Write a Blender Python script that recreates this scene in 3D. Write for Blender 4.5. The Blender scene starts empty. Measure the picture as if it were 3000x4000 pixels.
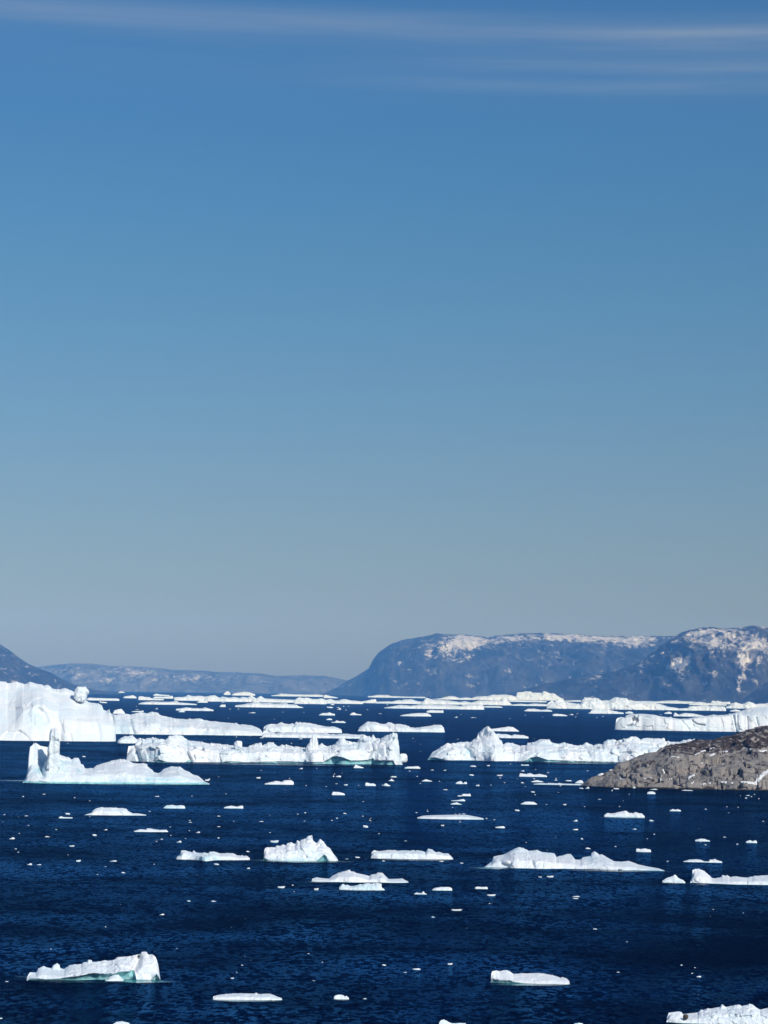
import bpy, math, random
import numpy as np
from mathutils import Vector, Matrix

scene = bpy.context.scene
COL = scene.collection
RAD = math.radians

# ------------------------------------------------------------------ camera
FPX = 9000.0                 # focal length in photo pixels
PW, PH = 3000.0, 4000.0
CAM_H = 40.0
PITCH = math.atan((2690.0 - 2000.0) / FPX)
ROLL = RAD(0.8)
SL = math.tan(ROLL)

cam_d = bpy.data.cameras.new("camera")
cam = bpy.data.objects.new("camera", cam_d)
COL.objects.link(cam)
scene.camera = cam
cam_d.sensor_fit = 'VERTICAL'
cam_d.sensor_height = 24.0
cam_d.lens = 24.0 * FPX / PH
cam_d.clip_start = 1.0
cam_d.clip_end = 80000.0
Rm = Matrix.Rotation(math.pi / 2 + PITCH, 3, 'X') @ Matrix.Rotation(ROLL, 3, 'Z')
cam.matrix_world = Matrix.Translation((0, 0, CAM_H)) @ Rm.to_4x4()
R = np.array(Rm)
CAM = np.array([0.0, 0.0, CAM_H])


def ray(x, y):
    x = np.asarray(x, float)
    y = np.asarray(y, float)
    d = np.stack([(x - PW / 2) / FPX, -(y - PH / 2) / FPX, -np.ones_like(x)], -1)
    return d @ R.T


def ground(x, y, z=0.0):
    d = ray(np.array([x]), np.array([y]))[0]
    t = (z - CAM_H) / d[2]
    return CAM + t * d


def proj(P):
    q = (P - CAM) @ R
    return np.stack([PW / 2 + FPX * q[..., 0] / -q[..., 2], PH / 2 - FPX * q[..., 1] / -q[..., 2]], -1)


# ------------------------------------------------------------------ noise
def _h(ix, iy, iz, seed):
    a = (ix.astype(np.int64) * 374761393 + iy.astype(np.int64) * 668265263 + iz.astype(np.int64) * 2147483647 + seed * 974634777) & 0xFFFFFFFF
    a = ((a ^ (a >> 13)) * 1274126177) & 0xFFFFFFFF
    a = ((a ^ (a >> 16)) * 2246822519) & 0xFFFFFFFF
    return ((a ^ (a >> 15)) & 0xFFFFFF) / float(0xFFFFFF)


def vnoise(p, seed=0):
    """smooth value noise, -1..1"""
    i = np.floor(p).astype(np.int64)
    f = p - i
    w = f * f * f * (f * (f * 6 - 15) + 10)
    out = 0
    for dx in (0, 1):
        wx = w[:, 0] if dx else 1 - w[:, 0]
        for dy in (0, 1):
            wy = w[:, 1] if dy else 1 - w[:, 1]
            for dz in (0, 1):
                wz = w[:, 2] if dz else 1 - w[:, 2]
                out = out + wx * wy * wz * _h(i[:, 0] + dx, i[:, 1] + dy, i[:, 2] + dz, seed)
    return out * 2 - 1


def fbm(p, oct=4, seed=0, ridged=False, gain=0.5):
    a, s, out = 1.0, 0.0, 0
    q = p.copy()
    for k in range(oct):
        n = vnoise(q, seed + k * 7)
        if ridged:
            n = 1 - 2 * np.abs(n)
        out = out + a * n
        s += a
        a *= gain
        q = q * 2.03 + 11.7
    return out / s


def facets(p, seed=0, tilt=0.7):
    """chiselled planes: every cell of a jittered grid carries its own tilted plane"""
    i = np.floor(p).astype(np.int64)
    best = np.full(len(p), 1e9)
    sec = np.full(len(p), 1e9)
    val = np.zeros(len(p))
    for dx in (-1, 0, 1):
        for dy in (-1, 0, 1):
            for dz in (-1, 0, 1):
                c = i + np.array([dx, dy, dz])
                r = [_h(c[:, 0], c[:, 1], c[:, 2], seed + k) for k in range(7)]
                off = p - (c + np.stack(r[:3], -1))
                d = (off ** 2).sum(1)
                pl = (off[:, 0] * (r[3] - .5) + off[:, 1] * (r[4] - .5) + off[:, 2] * (r[5] - .5)) * 2 * tilt + (r[6] - .5) * 0.7
                m = d < best
                sec = np.where(m, best, np.minimum(sec, d))
                val = np.where(m, pl, val)
                best = np.where(m, d, best)
    edge = np.sqrt(sec) - np.sqrt(best)
    return val, edge


def n1(x, seed=0, oct=3):
    x = np.asarray(x, float)
    return fbm(np.stack([x, x * 0 + seed * 3.17 + 0.5, x * 0 + 0.5], -1), oct, seed)


def sstep(a, b, x):
    t = np.clip((x - a) / (b - a), 0, 1)
    return t * t * (3 - 2 * t)


# ------------------------------------------------------------------ objects
def prop(o, label=None, cat=None, group=None, kind=None):
    if label: o["label"] = label
    if cat: o["category"] = cat
    if group: o["group"] = group
    if kind: o["kind"] = kind
    return o


def make_mesh(name, V, F, mat, attrs=None, smooth=True):
    me = bpy.data.meshes.new(name)
    V = np.asarray(V, np.float32)
    F = np.asarray(F, np.int32)
    k = F.shape[1]
    me.vertices.add(len(V))
    me.vertices.foreach_set("co", V.ravel())
    me.loops.add(F.size)
    me.loops.foreach_set("vertex_index", F.ravel())
    me.polygons.add(len(F))
    me.polygons.foreach_set("loop_start", np.arange(0, F.size, k, dtype=np.int32))
    me.polygons.foreach_set("loop_total", np.full(len(F), k, np.int32))
    me.update(calc_edges=True)
    me.validate()
    me.polygons.foreach_set("use_smooth", np.full(len(me.polygons), smooth, bool))
    for an, av in (attrs or {}).items():
        at = me.attributes.new(an, 'FLOAT', 'POINT')
        at.data.foreach_set("value", np.asarray(av, np.float32))
    if mat: me.materials.append(mat)
    return me


def link(name, me, parent=None, loc=None, rz=None):
    o = bpy.data.objects.new(name, me)
    COL.objects.link(o)
    if parent is not None: o.parent = parent
    if loc is not None: o.location = loc
    if rz is not None: o.rotation_euler = (0, 0, rz)
    return o


def grid_faces(nc, nr):
    c, r = np.meshgrid(np.arange(nc - 1), np.arange(nr - 1), indexing='ij')
    a = (c * nr + r).ravel()
    return np.stack([a, a + nr, a + nr + 1, a + 1], -1)


def grid_normals(G):
    du = np.gradient(G, axis=0)
    dv = np.gradient(G, axis=1)
    n = np.cross(du, dv)
    return n / (np.linalg.norm(n, axis=-1, keepdims=True) + 1e-9)


def smooth1(a, k):
    k = int(max(1, k))
    if k < 2: return a
    w = np.hanning(k * 2 + 3)[1:-1]
    w /= w.sum()
    p = np.pad(a, len(w) // 2, mode='edge')
    return np.convolve(p, w, mode='valid')[:len(a)]


def minf(a, k):
    k = int(max(1, k))
    p = np.pad(a, k, mode='edge')
    return np.min(np.stack([p[i:i + len(a)] for i in range(2 * k + 1)]), 0)


def maxf(a, k):
    return -minf(-a, k)


class Frame:
    """local frame of a thing: origin at its waterline, x across the view, y away"""
    def __init__(s, xb, yb):
        s.P = ground(xb, yb)
        a = math.atan2(s.P[0], s.P[1])
        s.rz = -a
        s.eu = np.array([math.cos(a), -math.sin(a), 0.0])
        s.ev = np.array([math.sin(a), math.cos(a), 0.0])
        s.d = math.hypot(s.P[0], s.P[1])
        s.mpp = s.d / FPX

    def at(s, x, y, v):
        """point of the ray through photo pixel x, y where it crosses local depth v -> (u, z)"""
        d = ray(x, y)
        t = ((s.P - CAM) @ s.ev + v) / (d @ s.ev)
        Q = CAM + t[..., None] * d - s.P
        return Q @ s.eu, Q[..., 2]

    def world(s, L):
        return s.P + L[..., 0:1] * s.eu + L[..., 1:2] * s.ev + L[..., 2:3] * np.array([0, 0, 1.0])


def poly_dist(px, py, line):
    best = np.full(px.shape, 1e9)
    for (x0, y0), (x1, y1) in zip(line[:-1], line[1:]):
        dx, dy = x1 - x0, y1 - y0
        t = np.clip(((px - x0) * dx + (py - y0) * dy) / (dx * dx + dy * dy + 1e-9), 0, 1)
        best = np.minimum(best, np.hypot(px - x0 - t * dx, py - y0 - t * dy))
    return best
# ------------------------------------------------------------------ materials
def new_mat(name):
    m = bpy.data.materials.new(name)
    m.use_nodes = True
    nt = m.node_tree
    nt.nodes.clear()
    out = nt.nodes.new("ShaderNodeOutputMaterial")
    return m, nt, out


def N(nt, t, **kw):
    n = nt.nodes.new("ShaderNode" + t)
    for k, v in kw.items():
        if k.startswith("i_"):
            key = k[2:].replace("_", " ")
            n.inputs[int(key) if key.isdigit() else key].default_value = v
        else:
            setattr(n, k, v)
    return n


def L(nt, a, b):
    nt.links.new(a, b)


def math_n(nt, op, a, b=None, c=None, clamp=False):
    n = nt.nodes.new("ShaderNodeMath")
    n.operation = op
    n.use_clamp = clamp
    for i, v in enumerate((a, b, c)):
        if v is None: continue
        if isinstance(v, (int, float)): n.inputs[i].default_value = v
        else: nt.links.new(v, n.inputs[i])
    return n.outputs[0]


def mix_c(nt, fac, a, b):
    n = nt.nodes.new("ShaderNodeMix")
    n.data_type = 'RGBA'
    for s, v in ((n.inputs[0], fac), (n.inputs[6], a), (n.inputs[7], b)):
        if isinstance(v, (tuple, list)): s.default_value = (*v, 1.0) if len(v) == 3 else v
        elif isinstance(v, (int, float)): s.default_value = v
        else: nt.links.new(v, s)
    return n.outputs[2]


def noise(nt, vec, scale, detail=4, rough=0.55, dist=0.0):
    n = N(nt, "TexNoise", i_Scale=scale, i_Detail=float(detail), i_Roughness=rough, i_Distortion=dist)
    if vec is not None: L(nt, vec, n.inputs["Vector"])
    return n.outputs["Fac"]


def ramp(nt, fac, lo, hi):
    n = N(nt, "MapRange", interpolation_type='SMOOTHSTEP')
    n.inputs[1].default_value = lo
    n.inputs[2].default_value = hi
    L(nt, fac, n.inputs[0])
    return n.outputs[0]


def mapping(nt, vec, scale=(1, 1, 1), rot=(0, 0, 0)):
    n = N(nt, "Mapping")
    n.inputs["Scale"].default_value = scale
    n.inputs["Rotation"].default_value = rot
    L(nt, vec, n.inputs["Vector"])
    return n.outputs[0]


def attr(nt, name, typ='GEOMETRY'):
    n = N(nt, "Attribute", attribute_name=name, attribute_type=typ)
    return n.outputs["Fac"]


# white glacier ice with bare turquoise ice where the snow has washed off
def ice_material():
    m, nt, out = new_mat("glacier_ice")
    pos = N(nt, "NewGeometry").outputs["Position"]
    b = N(nt, "BsdfPrincipled")
    n_big = noise(nt, pos, 0.06, 5, 0.6)
    n_mid = noise(nt, pos, 0.35, 5, 0.6)
    white = mix_c(nt, ramp(nt, n_big, 0.35, 0.65), (0.79, 0.875, 0.91), (0.895, 0.91, 0.92))
    stained = mix_c(nt, ramp(nt, n_mid, 0.62, 0.74), white, (0.72, 0.82, 0.86))
    bare = attr(nt, "bare")
    bf = ramp(nt, math_n(nt, 'ADD', bare, math_n(nt, 'MULTIPLY', math_n(nt, 'SUBTRACT', n_mid, 0.5), 0.9)), 0.38, 0.62)
    vein = noise(nt, mapping(nt, pos, (0.05, 0.05, 0.55), (0.25, 0.35, 0.2)), 1.0, 5, 0.6, 0.6)
    vf_ = math_n(nt, 'MULTIPLY', ramp(nt, vein, 0.60, 0.68), 0.55)
    stained = mix_c(nt, vf_, stained, (0.56, 0.74, 0.81))
    teal = mix_c(nt, ramp(nt, n_mid, 0.35, 0.7), (0.20, 0.55, 0.57), (0.46, 0.76, 0.77))
    c1 = mix_c(nt, bf, stained, teal)
    pale = attr(nt, "pale")
    c2 = mix_c(nt, math_n(nt, 'MULTIPLY', pale, ramp(nt, n_mid, 0.3, 0.65)), c1, (0.52, 0.76, 0.83))
    dirt = attr(nt, "dirt")
    n_fine = noise(nt, mapping(nt, pos, (1, 1, 0.6)), 0.5, 6, 0.7)
    df = ramp(nt, math_n(nt, 'ADD', math_n(nt, 'MULTIPLY', dirt, 0.5), n_fine), 0.78, 0.95)
    c3 = mix_c(nt, df, c2, (0.16, 0.18, 0.20))
    L(nt, c3, b.inputs["Base Color"])
    b.inputs["Roughness"].default_value = 0.55
    b.inputs["Specular IOR Level"].default_value = 0.3
    bh = math_n(nt, 'ADD', noise(nt, pos, 0.5, 6, 0.65), math_n(nt, 'MULTIPLY', noise(nt, pos, 2.2, 3, 0.6), 0.25))
    bp = N(nt, "Bump", i_Strength=0.4, i_Distance=1.0)
    L(nt, bh, bp.inputs["Height"])
    L(nt, bp.outputs[0], b.inputs["Normal"])
    L(nt, b.outputs[0], out.inputs["Surface"])
    return m


def water_material():
    m, nt, out = new_mat("fjord_water")
    pos = N(nt, "NewGeometry").outputs["Position"]
    body = N(nt, "BsdfDiffuse")
    p_w = mapping(nt, pos, (1.25, 0.70, 1), (0, 0, RAD(8)))
    p_m = mapping(nt, pos, (1.0, 0.45, 1), (0, 0, RAD(-6)))
    p_g = mapping(nt, pos, (0.55, 0.8, 1), (0, 0, RAD(-20)))
    gust = noise(nt, p_g, 0.032, 4, 0.6, 0.6)
    gust_big = noise(nt, p_g, 0.006, 3, 0.55, 0.4)
    g = math_n(nt, 'ADD', math_n(nt, 'MULTIPLY', gust, 0.7), math_n(nt, 'MULTIPLY', gust_big, 0.5))
    gf = ramp(nt, g, 0.42, 0.80)
    def slope(scale, amp, detail, rough, vec):
        n = N(nt, "TexNoise", i_Scale=scale, i_Detail=float(detail), i_Roughness=rough, i_Distortion=0.4)
        L(nt, vec, n.inputs["Vector"])
        v = N(nt, "VectorMath", operation='SUBTRACT')
        L(nt, n.outputs["Color"], v.inputs[0])
        v.inputs[1].default_value = (0.5, 0.5, 0.5)
        m2 = N(nt, "VectorMath", operation='MULTIPLY')
        L(nt, v.outputs[0], m2.inputs[0])
        m2.inputs[1].default_value = (amp, amp, 0)
        return m2.outputs[0]

    def vadd(a, b):
        v = N(nt, "VectorMath", operation='ADD')
        L(nt, a, v.inputs[0])
        if isinstance(b, tuple): v.inputs[1].default_value = b
        else: L(nt, b, v.inputs[1])
        return v.outputs[0]

    sl = vadd(slope(0.85, WAVE_A, 3, 0.55, p_w), slope(0.24, WAVE_B, 2, 0.5, p_m))
    sc = N(nt, "VectorMath", operation='SCALE')
    L(nt, sl, sc.inputs[0])
    L(nt, math_n(nt, 'ADD', 0.7, math_n(nt, 'MULTIPLY', gf, 0.6)), sc.inputs["Scale"])
    nn = N(nt, "VectorMath", operation='NORMALIZE')
    L(nt, vadd(sc.outputs[0], (0, 0, 1)), nn.inputs[0])
    bp = nn
    body.inputs["Color"].default_value = (*WATER_BODY, 1)
    L(nt, bp.outputs[0], body.inputs["Normal"])
    gl = N(nt, "BsdfGlossy", i_Roughness=0.07)
    gl.inputs["Color"].default_value = (*WATER_TINT, 1)
    L(nt, bp.outputs[0], gl.inputs["Normal"])
    fr = N(nt, "Fresnel", i_IOR=1.33)
    L(nt, bp.outputs[0], fr.inputs["Normal"])
    f1 = math_n(nt, 'MULTIPLY', fr.outputs[0], math_n(nt, 'ADD', WATER_F0, math_n(nt, 'MULTIPLY', gf, WATER_F1)))
    mx = N(nt, "MixShader")
    L(nt, f1, mx.inputs[0])
    L(nt, body.outputs[0], mx.inputs[1])
    L(nt, gl.outputs[0], mx.inputs[2])
    L(nt, mx.outputs[0], out.inputs["Surface"])
    return m


def shelf_material():  # tint of submerged ice, also painting the berg's pale reflection
    m, nt, out = new_mat("submerged_ice_and_reflection")
    pos = N(nt, "NewGeometry").outputs["Position"]
    d = N(nt, "BsdfPrincipled", i_Roughness=0.2)
    n = noise(nt, mapping(nt, pos, (1, 0.5, 1)), 0.35, 4, 0.6)
    L(nt, mix_c(nt, ramp(nt, attr(nt, "fade"), 0.3, 1.0), (0.004, 0.06, 0.10), (0.05, 0.30, 0.34)), d.inputs["Base Color"])
    d.inputs["Specular IOR Level"].default_value = 0.2
    t = N(nt, "BsdfTransparent")
    mx = N(nt, "MixShader")
    a = ramp(nt, math_n(nt, 'ADD', attr(nt, "fade"), math_n(nt, 'MULTIPLY', math_n(nt, 'SUBTRACT', n, 0.5), 0.7)), 0.05, 0.75)
    L(nt, a, mx.inputs[0])
    L(nt, t.outputs[0], mx.inputs[1])
    L(nt, d.outputs[0], mx.inputs[2])
    L(nt, mx.outputs[0], out.inputs["Surface"])
    return m


def rock_material():
    m, nt, out = new_mat("gneiss_rock")
    pos = N(nt, "NewGeometry").outputs["Position"]
    b = N(nt, "BsdfPrincipled", i_Roughness=0.85)
    b.inputs["Specular IOR Level"].default_value = 0.15
    n1_ = noise(nt, pos, 0.07, 4, 0.55, 0.6)
    n2_ = noise(nt, mapping(nt, pos, (1, 1, 1.6), (0.3, 0.2, 0.5)), 0.30, 5, 0.6, 0.5)
    n3_ = noise(nt, pos, 1.6, 4, 0.6)
    c = mix_c(nt, ramp(nt, n1_, 0.35, 0.65), (0.175, 0.166, 0.158), (0.305, 0.270, 0.236))
    c = mix_c(nt, math_n(nt, 'MULTIPLY', ramp(nt, n2_, 0.50, 0.75), 0.8), c, (0.37, 0.325, 0.28))
    c = mix_c(nt, ramp(nt, n2_, 0.38, 0.24), c, (0.095, 0.086, 0.080))
    moss = attr(nt, "moss")
    mo = ramp(nt, math_n(nt, 'ADD', moss, math_n(nt, 'MULTIPLY', math_n(nt, 'SUBTRACT', n2_, 0.5), -4.2)), 0.30, 0.62)
    mc = mix_c(nt, ramp(nt, n3_, 0.4, 0.65), (0.030, 0.024, 0.022), (0.085, 0.060, 0.052))
    c = mix_c(nt, mo, c, mc)
    wet = attr(nt, "wet")
    c = mix_c(nt, ramp(nt, math_n(nt, 'ADD', wet, math_n(nt, 'MULTIPLY', math_n(nt, 'SUBTRACT', n2_, 0.5), 0.8)), 0.3, 0.7), c, (0.040, 0.036, 0.024))
    cr = attr(nt, "crack")
    c = mix_c(nt, ramp(nt, cr, 0.35, 0.7), c, (0.018, 0.016, 0.016))
    L(nt, c, b.inputs["Base Color"])
    bp = N(nt, "Bump", i_Strength=0.45, i_Distance=0.8)
    L(nt, math_n(nt, 'ADD', n2_, math_n(nt, 'MULTIPLY', n3_, 0.35)), bp.inputs["Height"])
    L(nt, bp.outputs[0], b.inputs["Normal"])
    L(nt, b.outputs[0], out.inputs["Surface"])
    return m


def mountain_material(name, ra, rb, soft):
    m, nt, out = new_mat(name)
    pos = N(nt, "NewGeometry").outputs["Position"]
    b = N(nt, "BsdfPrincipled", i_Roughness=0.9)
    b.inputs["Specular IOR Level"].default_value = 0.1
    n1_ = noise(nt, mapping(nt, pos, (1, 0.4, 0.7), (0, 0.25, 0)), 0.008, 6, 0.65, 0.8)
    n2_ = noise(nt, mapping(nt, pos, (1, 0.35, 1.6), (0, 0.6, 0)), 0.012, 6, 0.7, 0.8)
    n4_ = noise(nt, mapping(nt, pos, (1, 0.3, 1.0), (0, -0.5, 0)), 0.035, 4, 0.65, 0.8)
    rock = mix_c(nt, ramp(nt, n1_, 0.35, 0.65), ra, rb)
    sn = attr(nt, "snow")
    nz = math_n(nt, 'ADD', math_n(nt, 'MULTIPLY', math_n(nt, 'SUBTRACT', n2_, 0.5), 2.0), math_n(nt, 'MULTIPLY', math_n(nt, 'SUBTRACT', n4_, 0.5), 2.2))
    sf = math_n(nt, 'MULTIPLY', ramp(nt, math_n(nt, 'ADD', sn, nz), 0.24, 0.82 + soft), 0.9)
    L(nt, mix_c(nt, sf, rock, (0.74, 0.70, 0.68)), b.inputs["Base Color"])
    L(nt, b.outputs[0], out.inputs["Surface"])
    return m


def plain(name, col, rough=0.7, vary=0.25, scale=2.0):
    m, nt, out = new_mat(name)
    pos = N(nt, "NewGeometry").outputs["Position"]
    b = N(nt, "BsdfPrincipled", i_Roughness=rough)
    n = noise(nt, pos, scale, 4, 0.6)
    L(nt, mix_c(nt, n, tuple(c * (1 - vary) for c in col), tuple(min(1, c * (1 + vary)) for c in col)), b.inputs["Base Color"])
    L(nt, b.outputs[0], out.inputs["Surface"])
    return m


def gull_material():
    m, nt, out = new_mat("gull_plumage")
    b = N(nt, "BsdfPrincipled", i_Roughness=0.7)
    g = attr(nt, "grey")
    c = mix_c(nt, ramp(nt, g, 0.2, 0.4), (0.80, 0.80, 0.79), (0.40, 0.42, 0.45))
    c = mix_c(nt, ramp(nt, g, 0.75, 0.9), c, (0.03, 0.03, 0.03))
    L(nt, c, b.inputs["Base Color"])
    L(nt, b.outputs[0], out.inputs["Surface"])
    return m


WAVE_A, WAVE_B = 1.5, 0.5
WATER_BODY = (0.0002, 0.0022, 0.0105)
WATER_TINT = (0.07, 0.37, 0.95)
WATER_F0, WATER_F1 = 0.036, 0.37

ICE = ice_material()
WATER = water_material()
SHELF = shelf_material()
ROCK = rock_material()
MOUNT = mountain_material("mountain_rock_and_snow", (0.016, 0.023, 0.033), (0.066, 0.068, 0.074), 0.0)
HILLS_HAZED = mountain_material("hill_rock_snow_painted_haze", (0.056, 0.066, 0.078), (0.150, 0.150, 0.154), 0.5)  # rock lightened and snow softened to paint in extra distance haze
SNOW = plain("old_snow", (0.80, 0.80, 0.80), 0.7, 0.06, 0.6)
STONE = plain("brown_stone", (0.075, 0.062, 0.045), 0.85, 0.45, 3.0)
GULL = gull_material()

# ------------------------------------------------------------------ light, sky, air
SUN_AZ, SUN_EL = RAD(145), RAD(36)
sun_d = bpy.data.lights.new("sun", 'SUN')
sun_d.energy = 3.5
sun_d.angle = RAD(0.53)
sun_d.color = (1.0, 0.965, 0.92)
sun = bpy.data.objects.new("sun", sun_d)
COL.objects.link(sun)
S = Vector((math.sin(SUN_AZ) * math.cos(SUN_EL), math.cos(SUN_AZ) * math.cos(SUN_EL), math.sin(SUN_EL)))
sun.rotation_euler = S.to_track_quat('Z', 'Y').to_euler()
sun.location = (0, 0, 2000)

world = bpy.data.worlds.new("World")
scene.world = world
world.use_nodes = True
wn = world.node_tree
wn.nodes.clear()
wo = wn.nodes.new("ShaderNodeOutputWorld")
bg = wn.nodes.new("ShaderNodeBackground")
SKY_STR = 0.06
bg.inputs[1].default_value = SKY_STR
sky = wn.nodes.new("ShaderNodeTexSky")
sky.sky_type = 'NISHITA'
sky.sun_disc = False
sky.sun_elevation = SUN_EL
sky.sun_rotation = SUN_AZ
sky.altitude = 0
sky.air_density = 1.0
sky.dust_density = 0.6
sky.ozone_density = 1.0
# the air thins upwards: colour of the lowest 30 degrees graded by elevation
tc = wn.nodes.new("ShaderNodeTexCoord")
sep = wn.nodes.new("ShaderNodeSeparateXYZ")
wn.links.new(tc.outputs["Generated"], sep.inputs[0])
elev = math_n(wn, 'ARCSINE', sep.outputs[2])
cr = wn.nodes.new("ShaderNodeValToRGB")
wn.links.new(math_n(wn, 'DIVIDE', elev, RAD(30)), cr.inputs[0])
SKY_GRADE = [(0.0, (0.57, 0.65, 0.74)), (0.1, (0.60, 0.745, 1.00)), (0.206, (0.60, 0.82, 1.10)), (0.36, (0.49, 0.925, 1.20)), (0.5, (0.44, 0.94, 1.38)), (1.0, (0.44, 0.94, 1.5))]
cr.color_ramp.interpolation = 'B_SPLINE'
while len(cr.color_ramp.elements) < len(SKY_GRADE):
    cr.color_ramp.elements.new(0.5)
for e, (p, c) in zip(cr.color_ramp.elements, SKY_GRADE):
    e.position = p
    e.color = (c[0] / 2, c[1] / 2, c[2] / 2, 1)
mul = wn.nodes.new("ShaderNodeVectorMath")
mul.operation = 'MULTIPLY'
wn.links.new(sky.outputs[0], mul.inputs[0])
dbl = wn.nodes.new("ShaderNodeVectorMath")
dbl.operation = 'SCALE'
dbl.inputs["Scale"].default_value = 2.0
wn.links.new(cr.outputs[0], dbl.inputs[0])
wn.links.new(dbl.outputs[0], mul.inputs[1])
# thin cirrus, drawn out along the wind
az = math_n(wn, 'ARCTAN2', sep.outputs[0], sep.outputs[1])
e2 = math_n(wn, 'ADD', elev, math_n(wn, 'MULTIPLY', az, 0.016))
comb = wn.nodes.new("ShaderNodeCombineXYZ")
wn.links.new(math_n(wn, 'MULTIPLY', az, 5.0), comb.inputs[0])
wn.links.new(math_n(wn, 'MULTIPLY', e2, 110.0), comb.inputs[1])
c_n = noise(wn, comb.outputs[0], 1.0, 5, 0.55, 0.4)
comb2 = wn.nodes.new("ShaderNodeCombineXYZ")
wn.links.new(math_n(wn, 'MULTIPLY', az, 2.0), comb2.inputs[0])
wn.links.new(math_n(wn, 'MULTIPLY', e2, 30.0), comb2.inputs[1])
c_b = noise(wn, comb2.outputs[0], 1.0, 2, 0.5, 0.2)
comb3 = wn.nodes.new("ShaderNodeCombineXYZ")
wn.links.new(math_n(wn, 'MULTIPLY', az, 14.0), comb3.inputs[0])
wn.links.new(math_n(wn, 'ADD', math_n(wn, 'MULTIPLY', e2, 420.0), math_n(wn, 'MULTIPLY', az, 6.0)), comb3.inputs[1])


def band(center, half, w):
    d = math_n(wn, 'ABSOLUTE', math_n(wn, 'SUBTRACT', e2, RAD(center)))
    return math_n(wn, 'MULTIPLY', math_n(wn, 'SUBTRACT', 1.0, ramp(wn, math_n(wn, 'DIVIDE', d, RAD(half)), 0.0, 1.0)), w)


right = ramp(wn, az, -0.06, 0.10)
fib = noise(wn, comb3.outputs[0], 1.0, 6, 0.65, 0.8)
low = math_n(wn, 'MULTIPLY', right, math_n(wn, 'ADD', band(15.42, 0.34, 0.62), band(14.95, 0.30, 0.55)))
bands = math_n(wn, 'ADD', band(16.2, 0.66, 1.25), math_n(wn, 'ADD', low, band(15.7, 1.9, 0.22)))
cl = math_n(wn, 'MULTIPLY', bands, math_n(wn, 'MULTIPLY', math_n(wn, 'ADD', ramp(wn, c_n, 0.15, 0.85), math_n(wn, 'MULTIPLY', fib, 0.5)), math_n(wn, 'ADD', 0.55, math_n(wn, 'MULTIPLY', ramp(wn, c_b, 0.3, 0.7), 0.6))))
cl = math_n(wn, 'MULTIPLY', cl, 0.25, clamp=True)
skyc = mix_c(wn, cl, mul.outputs[0], (6.8, 7.7, 8.8))
wn.links.new(skyc, bg.inputs[0])
wn.links.new(bg.outputs[0], wo.inputs[0])

# haze: a closed box of even, thin air round everything
HAZE_DENS = 6.5e-5


def haze_box():
    m, nt, out = new_mat("haze_air")
    v = N(nt, "VolumePrincipled")
    v.inputs["Color"].default_value = (0.12, 0.38, 1.0, 1)
    v.inputs["Absorption Color"].default_value = (1, 1, 1, 1)
    v.inputs["Density"].default_value = HAZE_DENS
    v.inputs["Anisotropy"].default_value = -0.4
    L(nt, v.outputs[0], out.inputs["Volume"])
    x, y0, y1, z0, z1 = 17000, -3200, 16700, -3.0, 520.0
    V = [(-x, y0, z0), (x, y0, z0), (x, y1, z0), (-x, y1, z0), (-x, y0, z1), (x, y0, z1), (x, y1, z1), (-x, y1, z1)]
    F = [(0, 3, 2, 1), (4, 5, 6, 7), (0, 1, 5, 4), (1, 2, 6, 5), (2, 3, 7, 6), (3, 0, 4, 7)]
    o = link("haze", make_mesh("haze", V, F, m, smooth=False))
    prop(o, kind="stuff", label="thin blue haze that fades the far mountains and ice", cat="haze")


haze_box()

w_me = make_mesh("water", [(-16500, -3000, 0), (16500, -3000, 0), (16500, 16400, 0), (-16500, 16400, 0)], [(0, 1, 2, 3)], WATER, smooth=False)
prop(link("water", w_me), kind="structure", label="dark navy blue fjord water ruffled by light wind", cat="water")

vs = scene.view_settings
vs.view_transform = 'Standard'
vs.look = 'None'
vs.gamma = 1.0
vs.exposure = 0.0
cy = scene.cycles
cy.use_denoising = True
cy.max_bounces = 6
cy.diffuse_bounces = 2
cy.glossy_bounces = 2
cy.transparent_max_bounces = 6
cy.volume_bounces = 0
cy.use_adaptive_sampling = False
# ------------------------------------------------------------------ builders
SEED = [100]


def nseed():
    SEED[0] += 13
    return SEED[0]


def interp_poly(x, pts):
    p = sorted(pts)
    return np.interp(x, [a for a, _ in p], [b for _, b in p])


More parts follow.
